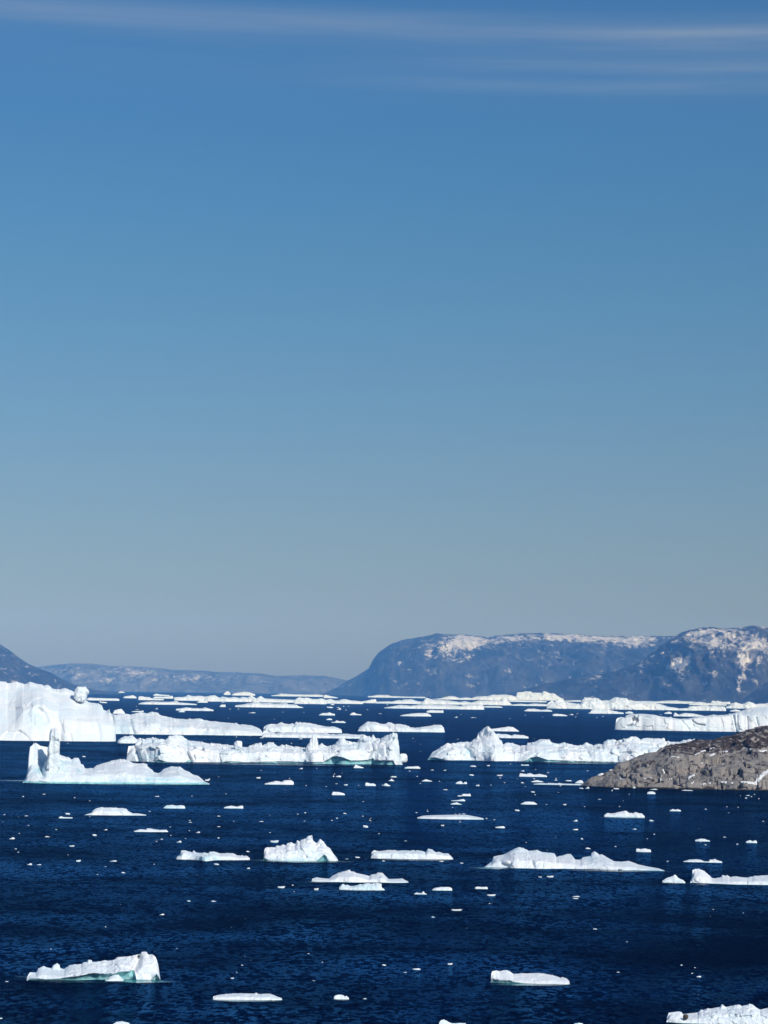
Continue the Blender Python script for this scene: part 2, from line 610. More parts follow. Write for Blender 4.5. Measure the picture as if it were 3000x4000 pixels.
def loft(fr, crest, base, shoulder=None, brow=None, depth=None, amp=1.0, cf=0.5, fs=0.6, step=None, lean=0.35,
         jag=1.0, cell=1.0, cracks=(), dirt=(), pale=(), bare_h=0.0, bulge=None, seed=0, rough=1.0, top_pow=0.8, max_depth=90.0, snow_top=1.0, undercut=0.55, wig=0.08):
    """ice body: front face from waterline (or from a brow over an undercut) to a shoulder, top to the crest, back side down again"""
    xb, yb = base
    crest = [tuple(map(float, c)) for c in crest]
    x0, x1 = crest[0][0], crest[-1][0]
    W = x1 - x0
    pad = max(1.0, 0.008 * W)
    yw = lambda x: yb + SL * (x - xb)
    crest = [(x0 - pad, yw(x0) + 2)] + crest + [(x1 + pad, yw(x1) + 2)]
    step = step or max(1.5, min(4.0, W / 60.0))
    nc = int((W + 2 * pad) / step) + 2
    X = np.linspace(x0 - pad, x1 + pad, nc)
    step = X[1] - X[0]
    cx = np.array([c[0] for c in crest])
    cyv = np.array([c[1] for c in crest])
    Yc = np.interp(X, cx, cyv)
    s = (X - X[0]) / (X[-1] - X[0])
    endm = sstep(0, 0.06, s) * sstep(0, 0.06, 1 - s)
    hpx = np.maximum(yw(X) - Yc, 0)
    Yc = Yc - jag * endm * (0.035 * np.minimum(hpx, 60) + 0.4) * (n1(X / 9.0, seed, 3) + 0.5 * n1(X / 3.2, seed + 1, 2))
    knob = np.maximum(n1(X / 5.5, seed + 8, 2), 0) ** 1.3
    Yc = Yc - jag * endm * knob * 0.16 * np.minimum(hpx, 45)
    mpp = fr.mpp
    Hm = max(0.4, np.percentile(hpx, 90) * mpp)
    Wm = W * mpp
    D = depth or min(max(0.42 * Wm, 1.3 * Hm), max_depth)
    env = np.sqrt(np.clip(1 - np.abs(2 * s - 1) ** 4, 0, 1))
    vf = D * 0.10 * (1 - env) + wig * D * n1(X * mpp / (0.30 * D + 1), seed + 2, 4) * env
    if bulge:
        for (bx, bw, bd) in bulge:
            vf = vf - bd * np.exp(-((X - bx) / bw) ** 2)
    vb = vf + D * np.maximum(env, 0.10)
    vc = vf + (vb - vf) * (cf + 0.10 * n1(X * mpp / (0.8 * D + 1), seed + 3, 2))
    # low parts are shallow: seen from the hill their crest must still stand clear of the water behind their foot
    room = fr.d ** 2 / (CAM_H * FPX)
    lim = 0.42 * np.maximum(smooth1(hpx, max(1, int(0.012 * W / step))), 1.0) * room
    vf = np.minimum(vf, 0.25 * lim)
    vc0 = vc
    vc = np.minimum(vc, vf + lim)
    vb = vc + np.minimum(vb - vc0, 1.6 * lim + 0.5)
    _, zc = fr.at(X, Yc, vc)
    zc = np.where(yw(X) - Yc <= 0, np.minimum(zc, -0.4), zc)
    k = max(2, int(0.035 * W / step))
    zo = smooth1(maxf(minf(zc, k), k), k)
    zo = np.minimum(zo, zc)
    zo = np.where(zc > 0, np.maximum(zo, zc * 0.25), zc)
    if shoulder:
        Ys = interp_poly(X, shoulder)
        vs0 = vf + np.minimum((vc - vf) * 0.5, lean * 0.6 * Hm)
        _, zs = fr.at(X, Ys, vs0)
        zs = zs * (1 + 0.06 * n1(X * mpp / 6, seed + 5, 3))
    else:
        zs = zo * np.clip(fs + 0.28 * n1(X * mpp / (0.7 * Hm + 0.5), seed + 4, 4), 0.12, 0.95)
    zs = np.where(zc > 0.05, np.clip(zs, 0.05 * zc, 0.93 * np.maximum(zo, 0.02)), np.minimum(zs, zc))
    vs = vf + np.clip(lean * np.maximum(zs, 0) + 0.08 * (vc - vf), 0, (vc - vf) * 0.75)
    if brow:
        Yb = interp_poly(X, brow)
        _, zb = fr.at(X, Yb, vf)
        zb = np.clip(zb, 0.0, np.maximum(zs * 0.9, 0.01))
        inset = np.minimum(undercut * zb + 0.15, (vb - vf) * 0.35)
    rpx = max(1.6, step)
    hp = Hm / mpp
    nf = int(np.clip(hp / rpx * 0.8, 5, 44))
    ntop = int(np.clip(hp / rpx * 0.8, 6, 40))
    nb = int(np.clip(nf * 0.6, 5, 14))
    rows, bare_r, kind = [], [], []

    def add(v, z, bare=0.0, wt=1.0):
        rows.append((v, z))
        bare_r.append(np.zeros(nc) + bare)
        kind.append(np.zeros(nc) + wt)

    zbot = -1.4
    if brow:
        ng = int(np.clip(np.max(zb) / mpp / rpx, 4, 16))
        for i in range(ng):
            w = i / ng
            gone = (zb > 0.25 * mpp * 2).astype(float)
            add(vf + inset * (1 - w ** 6), zbot + (zb - zbot) * w, 1.0 * gone * (1 - 0.25 * w), 0.35)
        z_start = zb
    else:
        add(vf - 0.3 * mpp, np.full(nc, zbot), 0.0, 0.2)
        z_start = np.zeros(nc) - 0.02
    for i in range(nf):
        w = (i + (0 if brow else 1)) / (nf + (0 if brow else 1))
        add(vf + (vs - vf) * w ** 1.25, z_start + (zs - z_start) * w, 0.0, 0.35 + 0.65 * sstep(0, 0.25, w))
    for i in range(ntop + 1):
        w = i / ntop
        z = zs + (zo - zs) * w ** top_pow + (zc - zo) * float(sstep(0.70, 1.0, np.array(w)))
        add(vs + (vc - vs) * w, z, 0.0, 1.0 - 0.8 * float(sstep(0.8, 1.0, np.array(w))))
    for i in range(1, nb + 1):
        w = i / nb
        z = zo * (1 - w ** 1.8) + (zc - zo) * (1 - float(sstep(0, 0.35, np.array(w)))) + zbot * w ** 3
        add(vc + (vb - vc) * w, z, 0.0, 0.25 + 0.5 * w)
    Vv = np.stack([r[0] for r in rows], 1)
    Zz = np.stack([r[1] for r in rows], 1)
    nr = len(rows)
    u0, _ = fr.at(X, yw(X), np.zeros(nc))
    U = u0[:, None] * (1 + Vv / fr.d)
    G = np.stack([U, Vv, Zz], -1)
    nrm = grid_normals(G)
    if nrm[nc // 2, nr // 3, 1] > 0: nrm = -nrm
    P = G.reshape(-1, 3)
    c1 = cell * np.clip(0.42 * Hm, 0.5, 16)
    c2 = c1 * 0.36
    q = P + np.stack([fbm(P / (c1 * 1.3), 2, seed + 20), fbm(P / (c1 * 1.3), 2, seed + 23), fbm(P / (c1 * 1.3), 2, seed + 26)], -1) * c1 * 0.22
    f1, e1 = facets(q / c1, seed + 30)
    f2, e2 = facets(q / c2, seed + 50)
    f3 = fbm(P / (c2 * 0.7), 3, seed + 60, ridged=True)
    disp = (f1 * 0.34 * c1 + f2 * 0.17 * c2 * (0.4 + 0.6 * sstep(-0.2, 0.4, fbm(P / (c1 * 2.0), 2, seed + 70))) + f3 * 0.05 * c2 - 0.035 * c1 * (e1 < 0.05)) * amp
    wt = np.stack(kind, 1)
    sm_top = np.ones_like(wt)
    disp = disp.reshape(nc, nr) * wt * (0.15 + 0.85 * endm[:, None])
    hl = np.clip(np.maximum(zo, 0)[:, None] / (0.5 * Hm), 0.1, 1.2)
    disp = disp * hl
    dvec = nrm * disp[..., None]
    dvec[..., 2] *= np.where(np.arange(nr)[None, :] >= nr - nb - ntop, 0.55 * rough, 0.5)
    Gd = G + dvec
    # keep what is under the water line under it, and never fold the front out of the footprint
    pxy = np.broadcast_to(X[:, None], (nc, nr)), None
    wpts = fr.world(Gd.reshape(-1, 3))
    pp = proj(wpts).reshape(nc, nr, 2)
    for (line, wd, dep) in cracks:
        dd = poly_dist(pp[..., 0], pp[..., 1], line)
        front = (np.arange(nr)[None, :] < nr - nb)
        Gd[..., 1] += np.exp(-(dd / wd) ** 2) * dep * front
    bare = np.stack(bare_r, 1)
    zrel = Gd[..., 2]
    front = (np.arange(nr)[None, :] < nr - nb - ntop // 2).astype(float)
    bh = max(bare_h, 1.2 * mpp)
    bare = np.maximum(bare, 0.75 * (1 - sstep(0.3 * bh, bh, zrel)) * front)
    dirt_a = np.zeros((nc, nr))
    pale_a = np.zeros((nc, nr))
    for lst, arr in ((dirt, dirt_a), (pale, pale_a)):
        for (ex, ey, rx, ry, wgt) in lst:
            np.maximum(arr, wgt * np.exp(-(((pp[..., 0] - ex) / rx) ** 2 + ((pp[..., 1] - ey) / ry) ** 2)), out=arr)
    return Gd, dict(bare=bare.ravel(), dirt=dirt_a.ravel(), pale=pale_a.ravel()), pp, (nc, nr, nf, ntop, nb)


def berg(name, label, cat, crest, base, group=None, parts=(), shelves=(), frame_base=None, **kw):
    fr = Frame(*(frame_base or base))
    sd = nseed()
    G, at, pp, info = loft(fr, crest, base, seed=sd, **kw)
    me = make_mesh(name, G.reshape(-1, 3), grid_faces(info[0], info[1]), ICE, at)
    o = link(name, me, loc=fr.P, rz=fr.rz)
    prop(o, label, cat, group)
    for p in parts:
        p = dict(p)
        k = p.pop("k")
        if k == "lump": lump(o, fr, **p)
        elif k == "loft": sub_loft(o, fr, base, **p)
    for sh in shelves:
        shelf(o, fr, *sh)
    return o, fr, G, pp, info


def sub_loft(o, fr, base, name, crest, at=None, v=0.0, mat=None, label=None, **kw):
    b = at or base
    f2 = Frame(*base)
    G, a, pp, info = loft(fr, crest, b, seed=nseed(), **kw)
    G[..., 1] += v
    c = link(name, make_mesh(name, G.reshape(-1, 3), grid_faces(info[0], info[1]), mat or ICE, a), parent=o)
    if label: c["label"] = label
    return c


def ico(sub):
    import bmesh
    bm = bmesh.new()
    bmesh.ops.create_icosphere(bm, subdivisions=sub, radius=1.0)
    V = np.array([v.co[:] for v in bm.verts])
    F = np.array([[v.index for v in f.verts] for f in bm.faces])
    bm.free()
    return V, F


def lump(o, fr, name, x, y, w, h, v=0.0, d=None, mat=None, rough=0.30, label=None, sub=4, bare=0.0, flat=0.0, boxy=1.0, tilt=0.0, dirt=0.0):
    """a rounded or blocky piece standing on its thing; x, y, w, h in photo pixels at depth v"""
    u, z = fr.at(np.array([float(x)]), np.array([float(y)]), np.array([v]))
    m = fr.mpp * (1 + v / fr.d)
    rx, rz = w * m / 2, h * m / 2
    ry = d / 2 if d else (rx + rz) / 2
    V, F = ico(sub)
    if boxy != 1.0:
        V = np.sign(V) * np.abs(V) ** boxy
    sd = nseed()
    f1, e1 = facets(V * 1.3 + sd, sd)
    f2, e2 = facets(V * 3.1 + sd, sd + 9)
    r = 1 + rough * (f1 * 0.55 + f2 * 0.22 + 0.25 * fbm(V * 2.2 + sd, 3, sd + 3))
    V = V * r[:, None]
    if flat: V[:, 2] = np.where(V[:, 2] < -flat, -flat, V[:, 2])
    V = V * np.array([rx, ry, rz])
    if tilt:
        c, s_ = math.cos(tilt), math.sin(tilt)
        V = np.stack([V[:, 0] * c - V[:, 2] * s_, V[:, 1], V[:, 0] * s_ + V[:, 2] * c], -1)
    V = V + np.array([u[0], v, z[0]])
    n = len(V)
    c = link(name, make_mesh(name, V, F, mat or ICE, dict(bare=np.full(n, bare), dirt=np.full(n, dirt), pale=np.zeros(n))), parent=o)
    if label: c["label"] = label
    return c


def shelf(o, fr, x0, x1, y, ty, peak=0.5, strength=1.0):
    """turquoise sheet on the water: submerged ice foot plus painted pale reflection"""
    nx, ny = 40, 9
    X = np.linspace(x0, x1, nx)
    pts, fade = [], []
    for i, x in enumerate(X):
        s = i / (nx - 1)
        e = (s / peak if s < peak else (1 - s) / (1 - peak)) ** 0.7
        for j in range(ny):
            t = j / (ny - 1) * 2 - 1
            g = ground(x, y + SL * (x - (x0 + x1) / 2) + t * ty * (0.35 + 0.65 * e), 0.03) - fr.P
            pts.append((g @ fr.eu, g @ fr.ev, 0.03))
            fade.append(strength * e * (1 - abs(t) ** 1.5))
    c = link("shelf_and_reflection", make_mesh("shelf_and_reflection", pts, grid_faces(nx, ny), SHELF, dict(fade=fade)), parent=o)
    c["label"] = "turquoise submerged ice foot and painted berg reflection on the water"
    return c


# --- small pieces: eight shapes, copied
def chunk_shape(i):
    rng = random.Random(500 + i)
    nu, nv = 26, 12
    sd = 900 + i * 17
    kind = i % 4
    th = np.linspace(0, 2 * math.pi, nu, endpoint=False)
    G = []
    for j in range(nv):
        w = j / (nv - 1)
        if kind == 0: r, z = math.cos(w * math.pi / 2) ** 0.7, math.sin(w * math.pi / 2)             # dome
        elif kind == 1: r, z = (1 - 0.15 * w) if w < 0.6 else 0.91 * (1 - (w - 0.6) / 0.4), min(1, w / 0.6) * 0.9 + 0.1 * w    # slab
        elif kind == 2: r, z = (1 - w) ** 1.15, w ** 1.1                                              # peak
        else: r, z = (1 - w ** 1.5), w ** 0.8
        for t in th:
            G.append((r * math.cos(t), r * math.sin(t), z))
    V = np.array(G)
    off = rng.uniform(-0.3, 0.3)
    V[:, 0] += off * V[:, 2] * 0.9
    hmod = 1 + 0.55 * vnoise(np.stack([V[:, 0] * 1.7 + sd, V[:, 1] * 1.7, V[:, 2] * 0], -1), sd)
    f, e = facets(V * 1.9 + sd, sd)
    rr = 1 + 0.22 * f + 0.25 * fbm(np.stack([V[:, 0], V[:, 1], V[:, 2] * 0.5], -1) * 1.3 + sd, 2, sd + 2)
    V = np.stack([V[:, 0] * rr * 0.5, V[:, 1] * rr * 0.5, V[:, 2] * hmod * (1 + 0.15 * f)], -1)
    V[:nu, 2] = -0.35
    F = []
    for j in range(nv - 1):
        for k in range(nu):
            a, b = j * nu + k, j * nu + (k + 1) % nu
            F.append((a, b, b + nu, a + nu))
    bare = np.where(V[:, 2] < 0.16, 0.5, 0.0)
    return make_mesh("ice_chunk", V, F, ICE, dict(bare=bare, dirt=np.zeros(len(V)), pale=np.zeros(len(V))))


SHAPES = [chunk_shape(i) for i in range(8)]
CHUNK_PROTO = [None]


def chunk(x, y, w, h=None, label=None, group=None, name="ice_chunk", cat="ice chunk"):
    """piece with its waterline at photo pixel y, w pixels wide"""
    rng = random.Random(int(x * 7 + y * 131))
    P = ground(x, y)
    d = math.hypot(P[0], P[1])
    m = d / FPX
    h = 0.8 * h if h else max(1.1, w * rng.uniform(0.14, 0.24))
    w *= 0.62 if w < 13 else 0.9
    if CHUNK_PROTO[0] is None:
        o = link(name, SHAPES[0])
        CHUNK_PROTO[0] = o
    else:
        o = CHUNK_PROTO[0].copy()
        o.name = name
        o.data = SHAPES[rng.randrange(8)]
        COL.objects.link(o)
        for k in list(o.keys()): del o[k]
    dep = min(w * m * rng.uniform(0.45, 0.75), 2.0 + h * m * 3)
    o.scale = (w * m, dep, h * m)
    o.location = (P[0], P[1] + dep * 0.5, 0)
    o.rotation_euler = (0, 0, -math.atan2(P[0], P[1]) + rng.uniform(-0.12, 0.12))
    prop(o, label, cat, group)
    return o


# --- gulls
def gull_mesh(flying=True, up=0.5, sweep=0.15):
    V, F, g = [], [], []
    nk, nr = 12, 10
    prof = [(-0.30, 0.004), (-0.26, 0.022), (-0.18, 0.040), (-0.08, 0.060), (0.02, 0.068), (0.10, 0.060), (0.16, 0.046), (0.20, 0.042), (0.235, 0.040), (0.262, 0.028), (0.275, 0.014), (0.315, 0.003)]
    for i, (yy, r) in enumerate(prof):
        flat = 0.35 if i < 2 else (0.9 if i < 9 else 1.0)
        zz = 0.02 if i > 5 else 0.0
        for k in range(nr):
            t = 2 * math.pi * k / nr
            wide = 2.2 if i < 2 else 1.0
            V.append((r * wide * math.cos(t), yy, r * flat * math.sin(t) + zz))
            g.append(0.0)
    for i in range(nk - 1):
        for k in range(nr):
            a, b = i * nr + k, i * nr + (k + 1) % nr
            F.append((a, b, b + nr, a + nr))
    for s in (-1, 1):
        b0 = len(V)
        n = 9
        for i in range(n):
            w = i / (n - 1)
            if flying:
                x = s * (0.03 + 0.62 * w)
                z = 0.03 + up * (0.42 * w ** 0.8 if w < 0.5 else 0.42 * 0.5 ** 0.8 + 0.15 * (w - 0.5))
                yc = 0.06 + (0.06 * math.sin(math.pi * min(1, w * 1.6)) - sweep * max(0, w - 0.45) * 1.6)
                ch = 0.15 * (1 - w ** 3) * (1 - 0.25 * w) + 0.012
            else:
                x = s * (0.052 + 0.018 * math.sin(math.pi * w))
                z = 0.035 - 0.03 * w
                yc = 0.10 - 0.42 * w
                ch = 0.10 * (1 - w) + 0.02
            for (dy, dz) in ((0.5, 0.0), (0.15, 0.012), (-0.5, 0.0), (0.1, -0.010)):
                if flying: V.append((x, yc + dy * ch, z + dz))
                else: V.append((x + s * dz, yc, z + dy * ch))
                g.append(1.0 if w > 0.86 else 0.5)
        for i in range(n - 1):
            for k in range(4):
                a, b = b0 + i * 4 + k, b0 + i * 4 + (k + 1) % 4
                F.append((a, b, b + 4, a + 4))
    if not flying:
        for s in (-1, 1):
            b0 = len(V)
            for z in (-0.05, -0.17):
                for (dx, dy) in ((-.006, -.006), (.006, -.006), (.006, .006), (-.006, .006)):
                    V.append((s * 0.025 + dx, 0.0 + dy + (0.02 if z < -0.1 else 0), z))
                    g.append(0.45)
            for k in range(4):
                a, b = b0 + k, b0 + (k + 1) % 4
                F.append((a, b, b + 4, a + 4))
    return make_mesh("seagull", V, F, GULL, dict(grey=g))


def gull(label, pos, rz, roll=0.0, pitch=0.0, mesh=None, scale=1.0, group="seagulls over the fjord"):
    o = link("seagull", mesh, loc=pos)
    o.rotation_euler = (pitch, roll, rz)
    o.scale = (scale,) * 3
    prop(o, label, "seagull", group)
    return o


# --- mountains
def mountain(name, label, cat, crest, dist, front, blobs, seed, step=4.0, rows=110, back=1500.0, gully=1.0, top_snow=0.0, dens=0.0, kind="structure", steep=1.0, mat=None):
    crest = [(float(a), float(b)) for a, b in crest]
    X = np.arange(crest[0][0], crest[-1][0] + step, step)
    Yc = np.interp(X, [c[0] for c in crest], [c[1] for c in crest])
    Yc = Yc + 2.2 * n1(X / 40.0, seed, 4) + 1.0 * n1(X / 9.0, seed + 1, 3)
    d = ray(X, Yc)
    t = (dist + front * 0.0) / d[:, 1]
    Q = CAM + t[:, None] * d
    zc = np.maximum(Q[:, 2], -2)
    xc = Q[:, 0]
    nc = len(X)
    nb = 14
    zmax = zc.max()
    rel = np.clip(zc / zmax, 0, 1)
    rowsP = []
    run = front * (0.25 + 0.75 * rel) * (1 + 0.25 * n1(X / 220.0, seed + 3, 3))
    W = np.concatenate([np.linspace(0, 1, rows), 1 + np.linspace(0, 1, nb + 1)[1:]])
    for w in W:
        if w <= 1:
            y = dist - run * (1 - w)
            z = -2 + (zc + 2) * (0.55 * w + 0.45 * (1 - (1 - w) ** 2.2)) ** steep
        else:
            k = w - 1
            y = dist + back * k + 0 * run
            z = zc * (1 - 0.9 * k ** 2) - 2 * k
        rowsP.append(np.stack([xc * (y / dist), y, z], -1))
    G = np.stack(rowsP, 1)
    nr = G.shape[1]
    P = G.reshape(-1, 3)
    big = fbm(P * np.array([1 / 420.0, 1 / 900.0, 1 / 700.0]), 5, seed + 10, ridged=True)
    Pw = P + np.stack([fbm(P / 300.0, 2, seed + 31) * 60, P[:, 1] * 0, P[:, 2] * 0], -1)
    mid = fbm(Pw * np.array([1 / 95.0, 1 / 420.0, 1 / 420.0]), 5, seed + 20, ridged=True, gain=0.6)
    fw = np.sin(np.pi * np.clip(W, 0, 1)) ** 0.8
    fw = np.where(W > 1, 0.0, fw)
    hh = np.clip(zc / zmax, 0.05, 1)[:, None]
    dz = (big.reshape(nc, nr) * 110 + mid.reshape(nc, nr) * 60) * gully * fw[None, :] * hh
    G[..., 1] -= dz * 1.5
    G[..., 2] += dz * 0.35 * (W < 0.9)
    pp = proj(G.reshape(-1, 3)).reshape(nc, nr, 2)
    snow = np.full((nc, nr), dens)
    up = np.abs(Yc[:, None] - pp[..., 1])
    snow += top_snow * np.exp(-(up / 26.0) ** 2) * np.clip(rel * 2.5 - 1.1, 0, 1)[:, None]
    for (ex, ey, rx, ry, wt) in blobs:
        snow += wt * np.exp(-((pp[..., 0] - ex) / rx) ** 2 - ((pp[..., 1] - ey) / ry) ** 2)
    snow -= 0.34 * mid.reshape(nc, nr) * np.clip(snow * 3, 0, 1) + 0.10 * big.reshape(nc, nr)
    o = link(name, make_mesh(name, G.reshape(-1, 3), grid_faces(nc, nr), mat or MOUNT, dict(snow=snow.ravel())))
    prop(o, label, cat, None, kind)
    return o
# ------------------------------------------------------------------ the icebergs (outlines measured in photo pixels)
# huge berg cut off by the left edge
berg("iceberg", "huge smooth-topped white iceberg cut off by the left edge, with a boulder on its shoulder", "iceberg",
     [(-320, 2700), (-260, 2672), (-150, 2655), (-60, 2658), (0, 2661), (9, 2662), (27, 2669), (57, 2661), (72, 2666), (86, 2672), (99, 2670), (112, 2662), (122, 2667), (133, 2671),
      (150, 2673), (161, 2676), (164, 2680), (172, 2677), (181, 2675), (192, 2682), (200, 2690), (223, 2694), (235, 2692), (247, 2688), (260, 2692), (273, 2697), (288, 2703), (300, 2714),
      (318, 2726), (335, 2737), (345, 2744), (374, 2747), (392, 2753), (401, 2773), (413, 2777), (425, 2770), (428, 2785), (440, 2791), (447, 2800)],
     (220, 2895), depth=120, max_depth=150, cf=0.62, wig=0.04, amp=0.26, jag=0.6, lean=0.5, step=2.0, rough=0.6, top_pow=0.9,
     shoulder=[(-320, 2800), (-100, 2862), (0, 2857), (30, 2846), (58, 2824), (85, 2778), (125, 2762), (165, 2754), (188, 2790), (215, 2805), (260, 2812), (330, 2822), (400, 2830), (447, 2838)],
     cracks=[([(150, 2775), (172, 2790), (178, 2815)], 12, 4.0), ([(220, 2800), (236, 2840), (234, 2890)], 12, 3.0), ([(375, 2812), (385, 2850), (390, 2892)], 9, 1.4), ([(190, 2850), (188, 2890)], 8, 1.6), ([(275, 2870), (278, 2893)], 5, 1.2)], pale=[(150, 2805, 40, 25, 0.5)],
     parts=[dict(k="lump", name="ice_boulder", x=317, y=2713, w=50, h=54, v=48, rough=0.5, boxy=0.8, label="rounded grey-white ice boulder perched on the right shoulder", sub=5)])

# low hill running out behind it
berg("iceberg", "long low white iceberg tapering to the right from behind the huge left berg", "iceberg",
     [(380, 2800), (430, 2791), (445, 2792), (481, 2788), (508, 2791), (530, 2786), (547, 2782), (571, 2787), (589, 2781), (604, 2782), (616, 2784), (622, 2793), (662, 2802), (692, 2808), (734, 2810),
      (737, 2806), (752, 2810), (776, 2806), (800, 2814), (849, 2819), (875, 2822), (913, 2826), (922, 2823), (934, 2831), (946, 2830), (979, 2833), (1000, 2840), (1015, 2847), (1024, 2858)],
     (740, 2871), depth=75, amp=0.55, cf=0.7, fs=0.35, lean=0.5, step=2.0, jag=0.6,
     cracks=[([(508, 2812), (514, 2840), (520, 2866)], 7, 3.0)], pale=[(480, 2840, 40, 25, 0.5)])

# broken bergs behind the middle ridge
berg("iceberg", "lumpy white iceberg with a flat-topped middle, floating behind the long middle ridge", "iceberg",
     [(1030, 2840), (1041, 2832), (1060, 2827), (1074, 2831), (1101, 2822), (1111, 2827), (1135, 2828), (1140, 2824), (1149, 2829), (1154, 2822), (1182, 2823), (1191, 2822), (1231, 2828), (1239, 2831),
      (1274, 2839), (1304, 2838), (1312, 2840), (1334, 2849)], (1180, 2862), amp=0.8, step=2.0, depth=45)
berg("ice_floe", "low rough-edged strip of ice just in front of the lumpy flat-topped iceberg", "ice floe",
     [(1025, 2864), (1030, 2855), (1044, 2852), (1048, 2859), (1068, 2861), (1079, 2866), (1101, 2861), (1117, 2863), (1171, 2862), (1225, 2863), (1261, 2865), (1274, 2863), (1288, 2869), (1301, 2867),
      (1312, 2870), (1323, 2868), (1350, 2866), (1387, 2870), (1417, 2869), (1430, 2874), (1448, 2881)], (1230, 2883), amp=0.9, step=2.0, depth=40)

# the long middle ridge
berg("iceberg", "long jagged white iceberg ridge in the middle with a turquoise undercut along its foot", "iceberg",
     [(500, 2914.5), (510, 2914), (525, 2911), (531, 2900), (552, 2890), (570, 2887), (592, 2880), (613, 2888), (628, 2886), (646, 2890), (658, 2875), (688, 2872), (709, 2874), (726, 2886), (732, 2896),
      (751, 2896), (769, 2899), (774, 2896), (809, 2904), (857, 2907), (911, 2913), (946, 2917), (965, 2919), (979, 2913), (995, 2904), (1019, 2904), (1021, 2916), (1036, 2907), (1055, 2899), (1065, 2901),
      (1082, 2911), (1087, 2917), (1101, 2909), (1112, 2912), (1117, 2908), (1131, 2916), (1155, 2917), (1196, 2923), (1201, 2913), (1215, 2896), (1223, 2871), (1235, 2870), (1239, 2893), (1243, 2913),
      (1255, 2904), (1265, 2909), (1269, 2913), (1282, 2913), (1285, 2916), (1307, 2908), (1328, 2885), (1341, 2884), (1352, 2896), (1376, 2901), (1396, 2901), (1399, 2890), (1404, 2885), (1417, 2871),
      (1438, 2877), (1449, 2881), (1450.5, 2874), (1457, 2871), (1465, 2886), (1476, 2885), (1484, 2888), (1494, 2885), (1503, 2874), (1512, 2874), (1533, 2863), (1549, 2864), (1551, 2880), (1557, 2905),
      (1558, 2934), (1561, 2953), (1564, 2972), (1573, 2986)],
     (1025, 2981), depth=55, bulge=[(640, 75, 9), (1225, 25, 4), (1350, 40, 5), (1530, 45, 7)], amp=1.0, cf=0.55, fs=0.66, step=1.6, jag=1.2, cell=0.8,
     brow=[(500, 2973), (600, 2977), (620, 2966), (650, 2976), (720, 2979), (735, 2968), (760, 2979), (850, 2978), (900, 2973), (960, 2977), (1049, 2975), (1136, 2974), (1198, 2977), (1260, 2976), (1301, 2955), (1313, 2953), (1341, 2959),
           (1368, 2970), (1408, 2970), (1436, 2968), (1457, 2959), (1463, 2969), (1536, 2970), (1543, 2986), (1575, 2988)],
     cracks=[([(528, 2920), (536, 2945), (545, 2970)], 6, 4.0), ([(725, 2900), (731, 2940), (745, 2972)], 6, 4.5), ([(690, 2915), (700, 2945)], 8, 3.0), ([(1400, 2900), (1397, 2920)], 5, 3.5), ([(1450, 2905), (1460, 2930), (1440, 2950)], 5, 2.5), ([(1505, 2905), (1512, 2950)], 4, 2.2)],
     pale=[(580, 2955, 60, 14, 0.9), (1330, 2960, 60, 12, 0.8)],
     parts=[dict(k="lump", name="ice_ball", x=930, y=2911, w=31, h=36, v=14, rough=0.5, boxy=0.85, label="round ball of ice sitting on the saddle of the ridge"),
            dict(k="lump", name="ice_block", x=1574, y=2962, w=34, h=36, v=16, rough=0.25, boxy=0.75, label="rounded ice block at the right end of the ridge"),
            dict(k="loft", name="pinnacle", crest=[(1196, 2926), (1203, 2912), (1214, 2897), (1223, 2870), (1235, 2869), (1240, 2893), (1245, 2918)], at=(1220, 2952), v=12, depth=12, amp=0.5, step=1.5, fs=0.9, jag=0.3)],
     shelves=[(480, 1640, 2986, 3.0, 0.5, 0.55)])

# small berg between
berg("iceberg", "small pointed white iceberg in the gap left of the long middle ridge", "iceberg",
     [(460, 2893), (472, 2882), (487, 2877), (500, 2876), (514, 2874), (517.5, 2869.6), (520, 2877), (536, 2889), (545, 2884), (550, 2883), (554, 2889), (557, 2900)], (510, 2904), amp=0.9, step=1.5, depth=18)

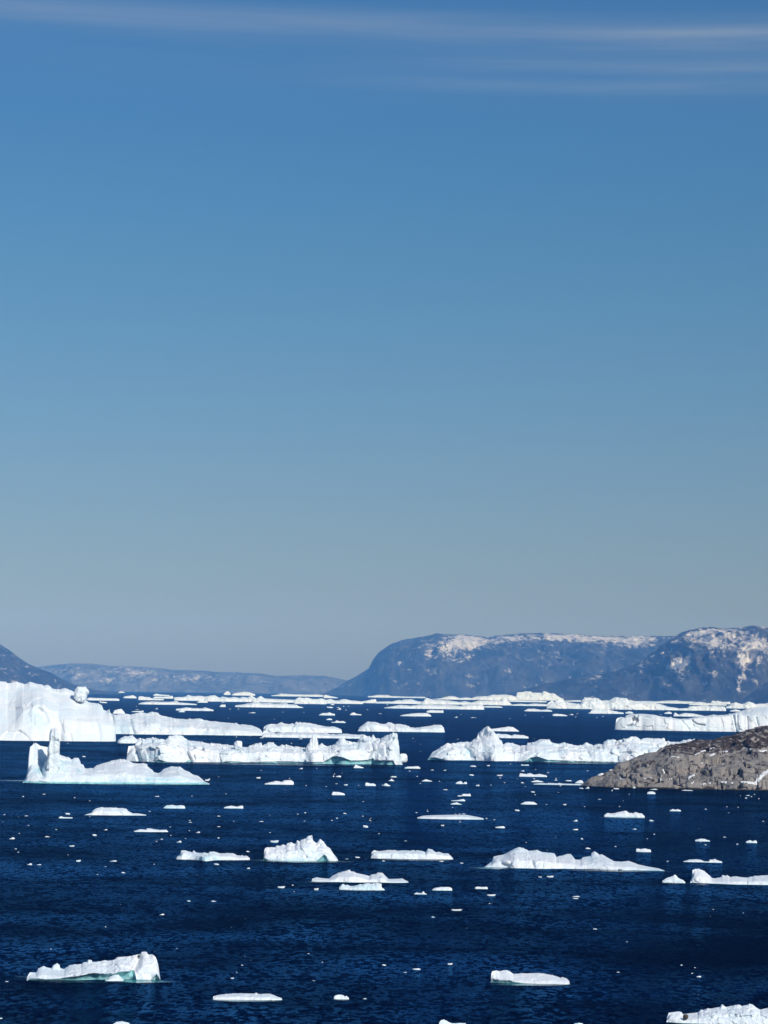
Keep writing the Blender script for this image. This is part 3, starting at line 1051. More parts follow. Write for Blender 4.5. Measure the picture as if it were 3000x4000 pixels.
# foreground-left berg with tower and pillar
berg("iceberg", "white iceberg with two ice towers at its left end and two rounded humps", "iceberg",
     [(93, 3050), (104, 3026), (107, 2987), (110, 2945), (113, 2928), (114, 2919), (123, 2911), (128, 2901), (136, 2909), (144, 2918), (150, 2960), (165, 2975), (180, 2960), (187, 2942), (217, 2942), (229, 2948), (250, 2957), (268, 2958), (277, 2966), (289, 2960), (304, 2960), (310, 2975), (313, 2985), (324, 2988),
      (330, 3002), (362, 3001), (374, 2991), (401, 2981), (431, 2972), (470, 2965), (490, 2967.5), (517, 2980), (542, 2983), (560, 2980), (573, 2985), (574, 2996), (590, 3005), (599, 3016), (614, 3021), (626, 3017),
      (638, 3004), (665, 2995), (701, 2996), (719, 3007), (740, 3016), (753, 3026), (774, 3031), (789, 3044), (801, 3055), (817, 3060)],
     (450, 3062), depth=52, amp=0.6, cf=0.55, step=1.7, jag=0.5, lean=0.6, rough=0.7,
     shoulder=[(93, 3055), (110, 3040), (150, 3030), (181, 3034), (330, 3030), (420, 3028), (470, 3020), (560, 3032), (650, 3038), (700, 3030), (760, 3048), (817, 3062)],
     cracks=[([(163, 2965), (158, 3010), (165, 3028)], 9, 7.0)], bare_h=1.2,
     pale=[(150, 3010, 20, 12, 1.6), (220, 3000, 50, 30, 0.8), (310, 3010, 12, 14, 1.0), (600, 3045, 120, 6, 1.5), (480, 3050, 60, 6, 1.0)],
     parts=[dict(k="loft", name="ice_pillar", crest=[(176, 3026), (181, 2990), (184, 2950), (189, 2905), (187, 2876), (190, 2858), (196, 2848), (205, 2846), (212, 2842), (217, 2853), (223, 2868), (226, 2893), (219, 2925), (222, 2960), (229, 3000), (238, 3028)], at=(205, 3040), v=6, depth=12, amp=0.9, step=1.2, fs=0.9, jag=1.0, lean=0.10, rough=0.5, cell=0.3,
                 label="tall thin ice pillar standing up above the rest of the berg"),
            dict(k="loft", name="ice_wall", crest=[(128, 2905), (136, 2909), (151, 2919), (170, 2922), (187, 2925), (192, 2960)], at=(160, 2985), v=20, depth=9, amp=0.5, step=1.4, fs=0.9, jag=0.2, label="leaning wall of ice joining tower and pillar")],
     shelves=[(-60, 130, 3049, 3.0, 0.8, 0.8), (90, 860, 3064, 2.5, 0.4, 0.5)])

# right-hand berg with a peak
berg("iceberg", "long white iceberg with one tall peak near its left end, reaching behind the rocky headland", "iceberg",
     [(1677, 2956), (1689, 2938), (1710, 2926), (1734, 2911), (1746, 2903), (1758.5, 2907.5), (1789, 2901.5), (1813, 2898.5), (1834, 2898.5), (1846, 2895.5), (1862, 2880), (1866, 2866), (1879, 2855), (1891, 2844),
      (1903, 2838), (1915, 2844), (1933, 2864), (1948, 2885), (1960, 2894), (1961, 2911), (1968, 2907.5), (1978.5, 2900), (2003, 2903), (2021, 2910.5), (2031, 2917), (2039, 2912), (2056, 2910.5), (2058, 2901.5),
      (2084, 2900), (2096, 2895.5), (2111, 2887), (2143, 2889), (2151, 2899), (2182, 2906.5), (2206, 2901), (2221, 2908.5), (2272, 2914), (2288, 2899), (2312, 2908.5), (2317, 2914), (2331, 2906.5), (2355, 2908),
      (2361, 2897), (2374, 2889), (2398, 2889), (2410, 2899), (2437, 2887), (2457, 2883), (2464, 2877), (2488, 2879), (2502, 2889), (2523, 2883), (2558, 2885), (2596, 2885), (2599, 2897), (2656, 2899), (2664, 2893),
      (2692, 2887), (2715, 2889), (2770, 2905), (2830, 2935)],
     (2100, 2975), depth=58, bulge=[(1935, 34, 9), (1745, 40, 5), (2130, 40, 4), (2480, 60, 5)], amp=0.9, cf=0.55, fs=0.55, step=1.7, jag=1.1, cell=0.9, lean=0.6,
     brow=[(1677, 2959), (1700, 2958), (1737, 2968), (1760, 2970), (2040, 2974), (2060, 2967), (2072, 2960), (2100, 2955), (2120, 2962), (2139, 2968), (2250, 2972), (2374, 2975), (2450, 2979), (2830, 2986)],
     cracks=[([(1812, 2920), (1830, 2935), (1840, 2955)], 9, 3.0), ([(2285, 2925), (2300, 2950)], 8, 2.5), ([(2420, 2945), (2460, 2940)], 6, 2.0), ([(1870, 2870), (1880, 2895)], 8, 2.5), ([(2418, 2905), (2440, 2915)], 5, 3.0)],
     pale=[(1830, 2935, 14, 12, 0.7), (2130, 2925, 12, 8, 0.7), (2200, 2935, 14, 8, 0.6), (2380, 2895, 18, 8, 0.8)],
     shelves=[(2000, 2520, 2981, 2.6, 0.5, 0.6)])

# tabular berg at the right edge
berg("iceberg", "flat-topped tabular iceberg at the right edge with cracked cliff and dirty left end", "iceberg",
     [(2407, 2810), (2410, 2806), (2425.5, 2800.5), (2440.6, 2803.6), (2445, 2794.5), (2462, 2790), (2498, 2788), (2552, 2791.5), (2593, 2800.5), (2614, 2802), (2619, 2798), (2626.6, 2805), (2654, 2808), (2687, 2807),
      (2711, 2803), (2762, 2796), (2786, 2791), (2801, 2794), (2843.6, 2791.5), (2848, 2787), (2856, 2789), (2892, 2778), (2937, 2764), (3000, 2760), (3100, 2752), (3240, 2752), (3360, 2800)],
     (2650, 2855), depth=110, max_depth=120, amp=0.42, cf=0.6, step=1.9, lean=0.10, jag=0.25, cell=0.7,
     shoulder=[(2407, 2815), (2450, 2801), (2498, 2793), (2552, 2796), (2593, 2804), (2650, 2811), (2700, 2808), (2762, 2800), (2840, 2795), (2866, 2792), (2952, 2797), (3000, 2803), (3200, 2800), (3360, 2815)],
     cracks=[([(2864, 2788), (2870, 2815), (2879, 2862)], 3.0, 4.0), ([(2880, 2788), (2882, 2840)], 2.5, 2.5), ([(2700, 2806), (2706, 2816), (2722, 2828), (2752, 2833)], 2.6, 4.5), ([(2920, 2800), (2921, 2850)], 3, 2.5), ([(2955, 2805), (2962, 2835)], 3, 2.5),
             ([(2490, 2795), (2478, 2830), (2450, 2838)], 4, 4.0), ([(2476, 2800), (2470, 2815)], 4, 3.0), ([(2660, 2812), (2690, 2848)], 4, 1.6)],
     dirt=[(2478, 2806, 20, 14, 1.0), (2492, 2815, 9, 12, 1.0), (2470, 2834, 18, 7, 0.7)])

# nearer bergs
berg("iceberg", "small white dome-topped iceberg on the left, nearest below the twin-towered berg", "iceberg",
     [(331, 3183), (350, 3177), (358, 3174), (362, 3165.5), (380, 3156), (398, 3153), (412, 3156), (419, 3154), (452, 3156), (482, 3157), (494, 3159.5), (499, 3167), (518, 3177.5), (539, 3177), (571, 3183)], (440, 3185), amp=0.7, step=1.8)
berg("ice_floe", "pale blue double-humped ice floe, left of the two below the two-towered berg", "ice floe",
     [(639, 3155), (644, 3150), (651, 3146), (669, 3144), (690, 3147), (711, 3145), (720, 3148), (723, 3153)], (680, 3158), amp=0.5, pale=[(680, 3152, 60, 8, 1.2)], step=1.5)
berg("ice_floe", "thin blunt-ended white ice floe, right of the two below the two-towered berg", "ice floe",
     [(875, 3154), (885, 3150), (904, 3147), (924, 3151), (940, 3147), (949, 3147), (950, 3153)], (912, 3158), amp=0.4, step=1.5)
berg("ice_floe", "flat white ice floe with a low middle hump, below the dome-topped left iceberg", "ice floe",
     [(523, 3246), (548, 3239), (569, 3241), (574, 3235), (596, 3238), (621, 3242), (648, 3241), (657, 3248)], (590, 3250), amp=0.5, step=1.6)
berg("iceberg", "ragged low white iceberg with small spikes and smooth bluish front, left of the pyramid berg", "iceberg",
     [(691, 3347), (705, 3337), (706, 3325), (717, 3321), (738, 3328), (750, 3330), (755, 3322), (759, 3323), (765, 3331), (789, 3333), (795, 3330), (813, 3334), (819.5, 3327), (843.6, 3328), (856, 3334), (910, 3333), (925, 3342),
      (943, 3343), (945, 3340), (948, 3343), (964, 3343), (975, 3351)], (830, 3359), amp=0.9, step=1.5, depth=13, bulge=[(805, 32, 4.5)], fs=0.7, pale=[(815, 3352, 40, 10, 1.1)],
     shelves=[(655, 1010, 3357, 7, 0.5, 0.8)])
berg("iceberg", "pyramid-shaped white iceberg with knobbly crest and a small blue cave on the right", "iceberg",
     [(1032, 3322), (1034, 3315), (1039, 3311.5), (1060, 3309), (1072, 3313), (1078, 3304), (1096, 3304), (1104, 3300), (1114.5, 3302.5), (1130, 3293), (1136, 3289), (1145, 3296), (1154, 3296), (1160, 3287), (1170, 3287), (1175, 3280),
      (1193, 3275), (1205, 3265), (1217, 3263), (1219, 3280), (1225, 3287), (1238, 3295), (1242, 3286), (1248, 3278), (1252, 3277), (1257, 3284), (1265, 3289), (1271, 3302.5), (1289, 3316), (1301, 3334), (1319, 3356)],
     (1180, 3363), amp=1.0, cf=0.5, fs=0.55, step=1.5, depth=17, cell=0.75, jag=0.9, lean=0.45,
     brow=[(1032, 3350), (1055, 3362), (1180, 3364), (1235, 3362), (1250, 3350), (1268, 3338), (1276, 3345), (1283, 3361), (1320, 3364)],
     pale=[(1180, 3358, 110, 5, 0.9)], shelves=[(960, 1400, 3363, 8, 0.45, 1.0)])
berg("ice_floe", "long even-topped white ice slab with one knob, right of the pyramid berg", "ice floe",
     [(1450, 3347), (1451, 3330), (1460, 3321), (1481, 3325), (1520, 3321), (1539, 3320), (1551, 3323), (1581, 3322), (1599, 3325), (1611, 3320.5), (1620, 3321), (1622, 3325), (1626, 3321), (1629, 3321), (1648, 3324), (1662, 3329.6), (1671, 3316),
      (1686, 3317.5), (1701, 3329.6), (1713, 3326.6), (1731, 3334), (1750, 3334), (1759, 3342), (1769, 3352)], (1610, 3356), amp=0.6, step=1.5, depth=13, fs=0.8, lean=0.15,
     shelves=[(1440, 1820, 3359, 4, 0.5, 0.5)])
berg("iceberg", "creamy white iceberg with two humps and flat tongues at both ends", "iceberg",
     [(1218, 3441), (1220, 3432), (1238, 3427.5), (1262, 3432), (1286, 3433.6), (1298, 3421.5), (1319.5, 3411), (1347, 3402.5), (1365, 3397), (1371, 3405), (1380, 3404), (1392, 3411), (1422, 3417), (1443, 3423), (1449, 3417), (1467, 3414.6),
      (1476, 3408), (1493, 3409.5), (1505.5, 3423), (1517.5, 3435), (1551, 3433.6), (1572, 3431.5), (1581, 3438), (1594, 3442)], (1400, 3447), amp=0.5, step=1.6, depth=13, jag=0.4,
     shelves=[(1190, 1300, 3445, 4, 0.5, 0.7)])
berg("ice_floe", "small pale blue saw-edged ice floe right in front of the creamy two-humped iceberg", "ice floe",
     [(1325.5, 3466), (1333, 3457), (1340.6, 3453), (1350, 3458), (1356, 3455.6), (1370, 3462), (1383, 3461), (1407, 3453), (1415, 3455), (1434, 3450), (1452, 3452), (1470, 3449), (1490, 3452), (1488, 3464), (1502, 3474)], (1410, 3477), amp=0.7, step=1.4,
     pale=[(1400, 3468, 90, 12, 0.9)], shelves=[(1290, 1540, 3478, 3.5, 0.5, 0.7)])
berg("ice_chunk", "tiny twin-spiked ice piece below and right of the saw-edged pale blue floe", "ice chunk",
     [(1617, 3492), (1626, 3486), (1635, 3488), (1647, 3489), (1651, 3482), (1655, 3482), (1660, 3489), (1667, 3492)], (1642, 3494), amp=0.5, step=1.2)
berg("ice_floe", "small rounded white ice floe next right after the tiny twin-spiked piece", "ice floe",
     [(1689, 3474), (1701, 3468), (1725, 3465), (1756, 3465), (1766, 3471)], (1727, 3479), amp=0.6, step=1.5)
berg("ice_floe", "small flat white ice floe, rightmost of the row beside the creamy two-humped iceberg", "ice floe",
     [(1856, 3466), (1866, 3463), (1880, 3465), (1903, 3464), (1905, 3469)], (1880, 3473), amp=0.5, step=1.4)
floe_b = berg("ice_floe", "long thin cigar-shaped ice floe with gulls standing on it", "ice floe",
     [(1630, 3193), (1651, 3187), (1681, 3185), (1771, 3183), (1816, 3182.5), (1847, 3188), (1877, 3194), (1889, 3197)], (1750, 3200), amp=0.25, jag=0.2, step=1.8, depth=18, fs=0.8, snow_top=1.0)
berg("iceberg", "white iceberg of two joined humps with a long low tail, below the headland", "iceberg",
     [(1893, 3387), (1905, 3378), (1920, 3366), (1928, 3346.5), (1967, 3338), (1997, 3323), (2010, 3316), (2026.6, 3308.5), (2043.5, 3313), (2064.6, 3324), (2098, 3320), (2111, 3328), (2136, 3331), (2164, 3332.6), (2172, 3348.6), (2199.6, 3342),
      (2216.5, 3335), (2229, 3336), (2246, 3359), (2267, 3360), (2275, 3350.7), (2307, 3344), (2311, 3331), (2322, 3325.4), (2332.5, 3332), (2340, 3340), (2350, 3337), (2368, 3348.6), (2398, 3365.5), (2427, 3367.6), (2453, 3363), (2474, 3370.5),
      (2491, 3378), (2533, 3386.6), (2575, 3393), (2598, 3401)], (2150, 3394), amp=0.6, cf=0.6, step=1.7, depth=30, fs=0.6, jag=0.35, lean=0.3,
     brow=[(1893, 3390), (2240, 3397), (2250, 3391), (2300, 3391), (2427, 3396), (2500, 3404), (2600, 3407)],
     cracks=[([(1950, 3362), (1962, 3375), (1985, 3385)], 7, 2.0), ([(2072, 3350), (2085, 3385)], 6, 1.0), ([(2025, 3335), (2045, 3345)], 5, 0.8)],
     pale=[(2540, 3398, 60, 6, 1.0), (2310, 3350, 20, 16, 0.7)], shelves=[(1820, 2010, 3391, 6, 0.62, 1.0), (2200, 2640, 3402, 5, 0.5, 0.7)])
berg("iceberg", "small cone-shaped iceberg between the two-humped long-tailed berg and the one at the right edge", "iceberg",
     [(2587, 3441), (2602.5, 3430), (2620.6, 3426), (2630, 3420), (2636, 3417), (2641, 3419), (2649.5, 3430), (2667.6, 3437), (2677, 3446)], (2630, 3449), amp=0.6, step=1.5, pale=[(2630, 3440, 50, 15, 0.6)], shelves=[(2570, 2700, 3450, 3, 0.5, 0.5)])
berg("iceberg", "low iceberg running out of the right edge, with a big round-backed block at its left", "iceberg",
     [(2697, 3440), (2704, 3428), (2703, 3400), (2712, 3395), (2725.5, 3393.6), (2743.6, 3399), (2765, 3415), (2780, 3430), (2790.6, 3433), (2816, 3428), (2823, 3417), (2834, 3422.5), (2841, 3418), (2852, 3428), (2870, 3424), (2917, 3430), (2942.5, 3424),
      (2978.7, 3420.7), (3000, 3419), (3060, 3415), (3120, 3440)], (2850, 3454), amp=0.6, step=1.6, depth=17, cracks=[([(2916, 3432), (2918, 3452)], 3, 1.0)], shelves=[(2690, 2800, 3456, 3, 0.5, 0.4)])
berg("iceberg", "small rough-crested white iceberg just below the rocky headland's tip", "iceberg",
     [(2360, 3184), (2372, 3175.5), (2384, 3178), (2396, 3177), (2420, 3171), (2436, 3169), (2444, 3166), (2454, 3174), (2472, 3176.6), (2483, 3172), (2492, 3177), (2505, 3176.6), (2517.5, 3187)], (2440, 3193), amp=0.8, step=1.5, pale=[(2440, 3190, 80, 4, 1.0)], shelves=[(2320, 2570, 3195, 2.5, 0.5, 0.6)])
berg("ice_floe", "blocky little ice slab with squared ends above the tail of the long two-humped iceberg", "ice floe",
     [(2485, 3318), (2487, 3315), (2500, 3317), (2519, 3314), (2530, 3317), (2541, 3319), (2543, 3324)], (2515, 3328), amp=0.4, step=1.4, shelves=[(2470, 2570, 3329, 2.5, 0.5, 0.5)])
berg("ice_floe", "flat ice floe of two low humps joined by a neck, above the block-ended berg", "ice floe",
     [(2668, 3365), (2693, 3358), (2715, 3357), (2736, 3358), (2751, 3364.6), (2767, 3364.6), (2772.5, 3358), (2788, 3357), (2792, 3354), (2797, 3358), (2821, 3366)], (2750, 3369), amp=0.4, step=1.5)
berg("ice_floe", "thin lens-shaped ice floe with a gull flying just below it", "ice floe",
     [(2715, 3281), (2738, 3276), (2750, 3277), (2773, 3284)], (2742, 3287), amp=0.3, step=1.4)
berg("ice_floe", "small saddle-shaped ice floe near the right edge", "ice floe",
     [(2914, 3288), (2925, 3283), (2931, 3281.5), (2938, 3286), (2952, 3282), (2957, 3288)], (2936, 3293), amp=0.3, step=1.4)
berg("ice_floe", "small bump-ended ice floe between the headland and the saddle-shaped floe", "ice floe",
     [(2616, 3165), (2629, 3160), (2636, 3163), (2648, 3161), (2660, 3166)], (2638, 3169), amp=0.3, step=1.4)
berg("iceberg", "tilted white iceberg at bottom left with a dark undercut and small blue cave", "iceberg",
     [(107.6, 3812.4), (116, 3797.7), (139, 3800), (150, 3783), (169, 3773), (186, 3781), (200, 3784), (207, 3770), (221.5, 3762), (232, 3770), (234, 3783), (249, 3787), (270, 3772), (295, 3768), (316.5, 3767), (325, 3759), (337.6, 3760.5),
      (343, 3750), (346, 3749), (356.5, 3751), (360, 3759), (378, 3757), (396.6, 3755), (405, 3751), (420, 3754), (443, 3751), (460, 3738.6), (498, 3736.5), (520, 3732), (544, 3728), (553, 3718.4), (569.6, 3717.5), (578, 3730), (590, 3727), (600, 3732), (608, 3742),
      (613, 3756), (617, 3772), (620, 3788), (623, 3808), (626, 3824)], (360, 3831), amp=0.8, cf=0.5, fs=0.55, step=1.5, depth=10, jag=0.5, cell=0.55, lean=0.4, undercut=0.8,
     brow=[(107, 3816), (177, 3824), (236, 3821), (295, 3813), (359, 3800), (418, 3795), (439, 3803), (464, 3795), (515, 3793), (527, 3800), (533, 3826), (590, 3827), (600, 3815), (612, 3800), (626, 3795)],
     cracks=[([(543, 3742), (534, 3772), (518, 3798)], 9, 2.2), ([(450, 3768), (465, 3785)], 4, 0.5), ([(232, 3790), (236, 3805)], 3, 0.4)],
     parts=[dict(k="loft", name="ice_foot", crest=[(390, 3834), (410, 3826), (430, 3812), (450, 3803), (462, 3806), (478, 3820), (494, 3835)], at=(442, 3840), v=-0.6, depth=3.2, amp=0.4, step=1.5, fs=0.5, label="small white cone of ice propping the overhang")],
     shelves=[(20, 140, 3816, 7, 0.85, 0.5), (100, 500, 3835, 6, 0.5, 0.45), (440, 700, 3833, 9, 0.35, 1.3)])
berg("ice_floe", "flat white ice floe with a tiny knob on top, bottom left of centre", "ice floe",
     [(833, 3892), (850, 3888), (881, 3883.5), (928, 3881), (991, 3882), (997, 3878), (1002, 3878), (1008, 3883.5), (1054, 3882), (1084, 3894), (1101, 3899)], (950, 3907), amp=0.7, step=1.4, depth=5, fs=0.7, jag=0.8, shelves=[(810, 1110, 3909, 6, 0.35, 0.9)])
berg("ice_floe", "small bun-shaped ice floe between the knobbed flat floe and the blunt-headed one", "ice floe",
     [(1304, 3893), (1311, 3888), (1324.5, 3885.6), (1340, 3887), (1346, 3892), (1354, 3890), (1363, 3898)], (1333, 3904), amp=0.4, step=1.4, shelves=[(1300, 1370, 3905, 3, 0.5, 0.7)])
berg("ice_floe", "smooth white ice floe with a blunt raised head at its left, bottom right of centre", "ice floe",
     [(1919, 3802), (1923, 3793), (1938, 3791), (1952, 3794), (1966, 3790), (1977, 3789.5), (1988, 3793), (1996, 3798), (2004, 3804.6), (2052, 3802.5), (2103, 3801), (2120, 3803), (2162, 3810.5), (2190, 3820), (2196, 3816), (2213, 3822), (2224, 3833)], (2060, 3843), amp=0.6, step=1.4, depth=6.5, cf=0.62, fs=0.5, jag=0.5, lean=0.9,
     brow=[(1921, 3803), (1951, 3815), (1976.6, 3827), (2052, 3839), (2120, 3842), (2224, 3845)], shelves=[(1900, 2260, 3846, 7, 0.35, 0.9)])
a5, fr5, G5, pp5, inf5 = berg("iceberg", "rough white iceberg in the bottom right corner with a brown stone stuck in it", "iceberg",
     [(2605.6, 3974), (2612, 3956), (2650, 3951.7), (2662.6, 3954.4), (2667, 3963), (2696.5, 3960), (2726, 3956), (2735, 3946), (2742.6, 3943.6), (2746, 3948), (2764, 3938), (2775, 3941), (2807, 3934.6), (2815, 3934), (2818, 3924), (2823, 3925), (2826, 3929),
      (2837.5, 3934), (2875.5, 3926), (2889, 3924.6), (2897, 3931), (2921.6, 3926), (2927, 3921), (2940.6, 3924.6), (2951.5, 3934), (2967.7, 3945), (3000, 3938), (3060, 3930), (3140, 3960)], (2800, 4002), amp=0.9, step=1.5, depth=8, fs=0.6, jag=0.3, cell=0.6,
     cracks=[([(2765, 3968), (2775, 3974)], 5, 0.35), ([(2800, 3970), (2840, 3974), (2870, 3968)], 6, 0.45), ([(2890, 3975), (2930, 3970)], 5, 0.4), ([(2970, 3970), (2990, 3975)], 4, 0.5)],
     parts=[dict(k="lump", name="stone", x=2678, y=3972, w=21, h=19, v=0.35, mat=STONE, rough=0.35, label="brown stone frozen into the ice", tilt=0.5)])
berg("ice_floe", "top of an ice floe just showing at the bottom edge on the left", "ice floe",
     [(440, 4001), (455, 3991), (475, 3989.5), (500, 3994), (512, 4004)], (475, 4012), amp=0.4, step=1.5)
berg("ice_floe", "horn-ended ice floe cut by the bottom edge in the middle", "ice floe",
     [(1714, 4004), (1716, 3994), (1722, 3985), (1734, 3982), (1751, 3993), (1770, 3998), (1785, 3997), (1817, 3996), (1826, 4010)], (1770, 4022), amp=0.4, step=1.5)
berg("ice_floe", "sliver of ice floe at the bottom edge, left of the berg with the stone", "ice floe",
     [(2236, 4004), (2245, 3999), (2262, 3996), (2274, 3997), (2285, 4005)], (2260, 4012), amp=0.4, step=1.5)

# mid water
berg("ice_floe", "loaf-shaped ice floe below the left half of the long middle ridge", "ice floe",
     [(1034, 3061), (1048, 3057), (1069, 3053), (1078, 3050), (1099, 3054), (1111, 3048), (1135.6, 3047), (1147, 3054)], (1090, 3065), amp=0.4, step=1.5)
berg("ice_floe", "small fin-shaped ice floe at the foot of the long middle ridge", "ice floe",
     [(1381, 2998), (1389, 2987), (1404, 2993), (1420, 2998)], (1400, 3000.5), amp=0.4, step=1.2)
berg("ice_floe", "small flat ice floe off the right end of the long middle ridge", "ice floe",
     [(1580, 2999), (1590, 2995), (1612, 2994), (1633, 2993), (1642, 2999)], (1612, 3002.5), amp=0.3, step=1.3)
berg("ice_floe", "small wedge of white ice with a raised left corner, alone below the middle ridge", "ice floe",
     [(1427, 3059), (1434, 3057), (1445, 3061), (1460, 3061), (1468, 3066)], (1448, 3070), amp=0.3, step=1.2)
berg("ice_floe", "small rounded bar of white ice alone below the wedge of ice", "ice floe",
     [(1296, 3100), (1301, 3093), (1324, 3094), (1340, 3098), (1347, 3102)], (1322, 3106), amp=0.3, step=1.3)
berg("ice_floe", "white ice slab with a small crest in the middle, left of the headland's tip", "ice floe",
     [(2027, 3031), (2031, 3020), (2055, 3024), (2070.5, 3020), (2086, 3026), (2107, 3023), (2131, 3028), (2137, 3031)], (2082, 3034.5), amp=0.4, step=1.4)
berg("ice_floe", "flat lens of white ice under the crested slab, left of the headland", "ice floe",
     [(2075, 3053), (2088, 3049), (2100, 3047.5), (2122, 3053)], (2098, 3055.5), amp=0.2, step=1.3)
berg("ice_floe", "long thin strip of ice reaching to the headland's tip", "ice floe",
     [(2084, 3062), (2110, 3059), (2137, 3060), (2142, 3058), (2179, 3060), (2183, 3058), (2200, 3061), (2240, 3062), (2263, 3062), (2272, 3065)], (2175, 3066), amp=0.3, step=1.4, depth=9)
berg("ice_floe", "small lump of white ice stranded against the headland's tip", "ice floe",
     [(2247, 3057), (2258, 3050), (2269.5, 3047.4), (2276, 3051), (2279, 3057)], (2263, 3060), amp=0.4, step=1.2)
berg("ice_floe", "small curved ice floe with a knob on its left, under the right peak berg's foot", "ice floe",
     [(2035, 2988), (2039, 2985), (2045, 2988), (2060, 2986), (2066, 2988)], (2050, 2990.5), amp=0.3, step=1.2)
berg("ice_floe", "small dome-shaped ice floe between the cigar-shaped floe and the headland", "ice floe",
     [(2034, 3140), (2049.5, 3132), (2066, 3131), (2086, 3133), (2098, 3141)], (2066, 3142.5), amp=0.3, step=1.3)
berg("ice_floe", "two-piece white ice block left of the crested slab by the headland", "ice floe",
     [(1780, 3060), (1787, 3054), (1798, 3051), (1804, 3053), (1808, 3061), (1814, 3055), (1822, 3054), (1824, 3060)], (1802, 3062.5), amp=0.4, step=1.2)
berg("ice_floe", "upper right floe in the little column of four above the cigar-shaped floe", "ice floe", [(1803, 3105), (1810, 3101), (1830, 3102), (1835, 3099), (1839, 3107)], (1821, 3110), amp=0.3, step=1.2)
berg("ice_floe", "thin bar-shaped floe in the little column of four above the cigar-shaped floe", "ice floe", [(1763, 3127), (1790, 3125), (1810, 3121), (1817, 3126)], (1790, 3129.5), amp=0.2, step=1.2)
berg("ice_floe", "peaked bottom floe of the little column of four above the cigar-shaped floe", "ice floe", [(1760, 3141), (1768, 3137), (1778, 3136), (1783, 3133), (1790, 3137), (1804, 3142)], (1782, 3143), amp=0.3, step=1.2)
berg("ice_floe", "small white floe close below the headland's shore", "ice floe", [(2528, 3097), (2535, 3092), (2552, 3092), (2560, 3098)], (2545, 3102), amp=0.3, step=1.3)
berg("ice_floe", "low floe with a small middle bump, lower of two left of the crested slab", "ice floe", [(1647, 3051), (1658, 3046), (1664, 3044), (1674, 3047), (1688, 3051)], (1668, 3052.5), amp=0.3, step=1.2)
berg("ice_floe", "thin floe with a blunt left end beside the left pair of tiny chunks", "ice floe", [(230, 3192), (238, 3188), (250, 3192), (283, 3193)], (256, 3197), amp=0.2, step=1.3)

# behind the ridge line
berg("iceberg", "long white iceberg dipping in the middle, alone in open water behind the middle ridge", "iceberg",
     [(1398, 2855), (1403, 2841.5), (1422, 2828), (1433, 2819), (1463, 2820), (1490, 2828), (1506, 2828), (1517, 2821), (1530, 2822.5), (1539, 2829), (1552, 2828), (1585, 2832), (1604, 2841.5), (1625, 2843), (1666, 2837.5), (1704, 2831), (1723, 2832),
      (1734, 2843), (1736, 2855)], (1570, 2859), amp=0.7, step=1.7, depth=45, fs=0.6, cracks=[([(1508, 2832), (1520, 2844)], 4, 2.5)])
berg("ice_floe", "white low iceberg showing right of the tall peak, upper of two", "ice floe",
     [(1918, 2847), (1930, 2846), (1957, 2843), (1972, 2841), (1985, 2837), (2003, 2840), (2015, 2847), (2028, 2856)], (1975, 2857), amp=0.7, step=1.6)
berg("ice_floe", "flat rough ice strip showing right of the tall peak, lower of two", "ice floe",
     [(1935, 2868), (1942, 2867), (1975, 2868), (1997, 2873), (2009, 2869), (2045, 2872), (2064, 2878)], (2000, 2883.5), amp=0.7, step=1.6)
berg("ice_floe", "thin white floe with a rounded right end, right above the dipped lone iceberg", "ice floe",
     [(1563, 2795), (1592, 2789), (1634, 2785), (1670, 2786), (1682, 2793), (1685, 2797)], (1625, 2798), amp=0.5, step=1.6)
berg("ice_floe", "small central-tipped white floe, left of two side by side in far open water", "ice floe",
     [(1245, 2793), (1257, 2786), (1278, 2785), (1287, 2782), (1295, 2786), (1308, 2789)], (1277, 2794.5), amp=0.5, step=1.3)
berg("ice_floe", "small right-sloping white floe, right of two side by side in far open water", "ice floe",
     [(1366, 2792), (1374, 2785), (1382, 2783), (1395, 2789), (1412, 2791)], (1389, 2793.5), amp=0.4, step=1.3)
berg("ice_floe", "little floe with a hump just above the lumpy flat-topped iceberg", "ice floe",
     [(1295, 2820), (1307, 2820), (1314, 2814), (1328, 2818), (1338, 2816), (1350, 2821)], (1322, 2823.5), amp=0.4, step=1.3)
berg("ice_floe", "small oval floe above and left of the little humped floe", "ice floe", [(1275, 2810), (1286, 2806), (1297, 2809)], (1286, 2812.5), amp=0.3, step=1.3)
berg("ice_floe", "bell-shaped white floe just behind the shoulder of the huge left berg", "ice floe",
     [(440, 2785), (447, 2775), (460, 2771), (472, 2769), (480, 2775), (488, 2785)], (464, 2788.5), amp=0.5, step=1.4)
berg("ice_floe", "thin floe right of the bell-shaped one", "ice floe", [(514, 2779), (530, 2777), (548, 2777), (558, 2775), (561, 2779)], (537, 2781.5), amp=0.3, step=1.4)
berg("ice_floe", "long low floe with a raised right part, alone in the far water on the left", "ice floe",
     [(687, 2769), (705, 2767), (728, 2763), (750, 2766), (782, 2767), (795, 2766), (800, 2763), (813, 2767), (834, 2773)], (760, 2776.5), amp=0.5, step=1.6)
berg("ice_floe", "thin small floe under the long low floe's left end", "ice floe", [(698, 2779), (712, 2775), (722, 2779)], (710, 2782), amp=0.3, step=1.3)
berg("iceberg", "brownish white iceberg with a steep left end in front of the broad right-hand far berg", "iceberg",
     [(2297, 2786), (2306, 2780), (2311, 2773), (2329, 2767), (2345, 2769), (2371, 2770), (2401, 2778), (2436, 2784)], (2365, 2788), amp=0.9, step=1.6, dirt=[(2340, 2780, 35, 7, 0.35)])
berg("ice_floe", "short low floe right of the brownish white iceberg", "ice floe", [(2442, 2784), (2455, 2779), (2466, 2780), (2475, 2785)], (2458, 2787.5), amp=0.4, step=1.4)
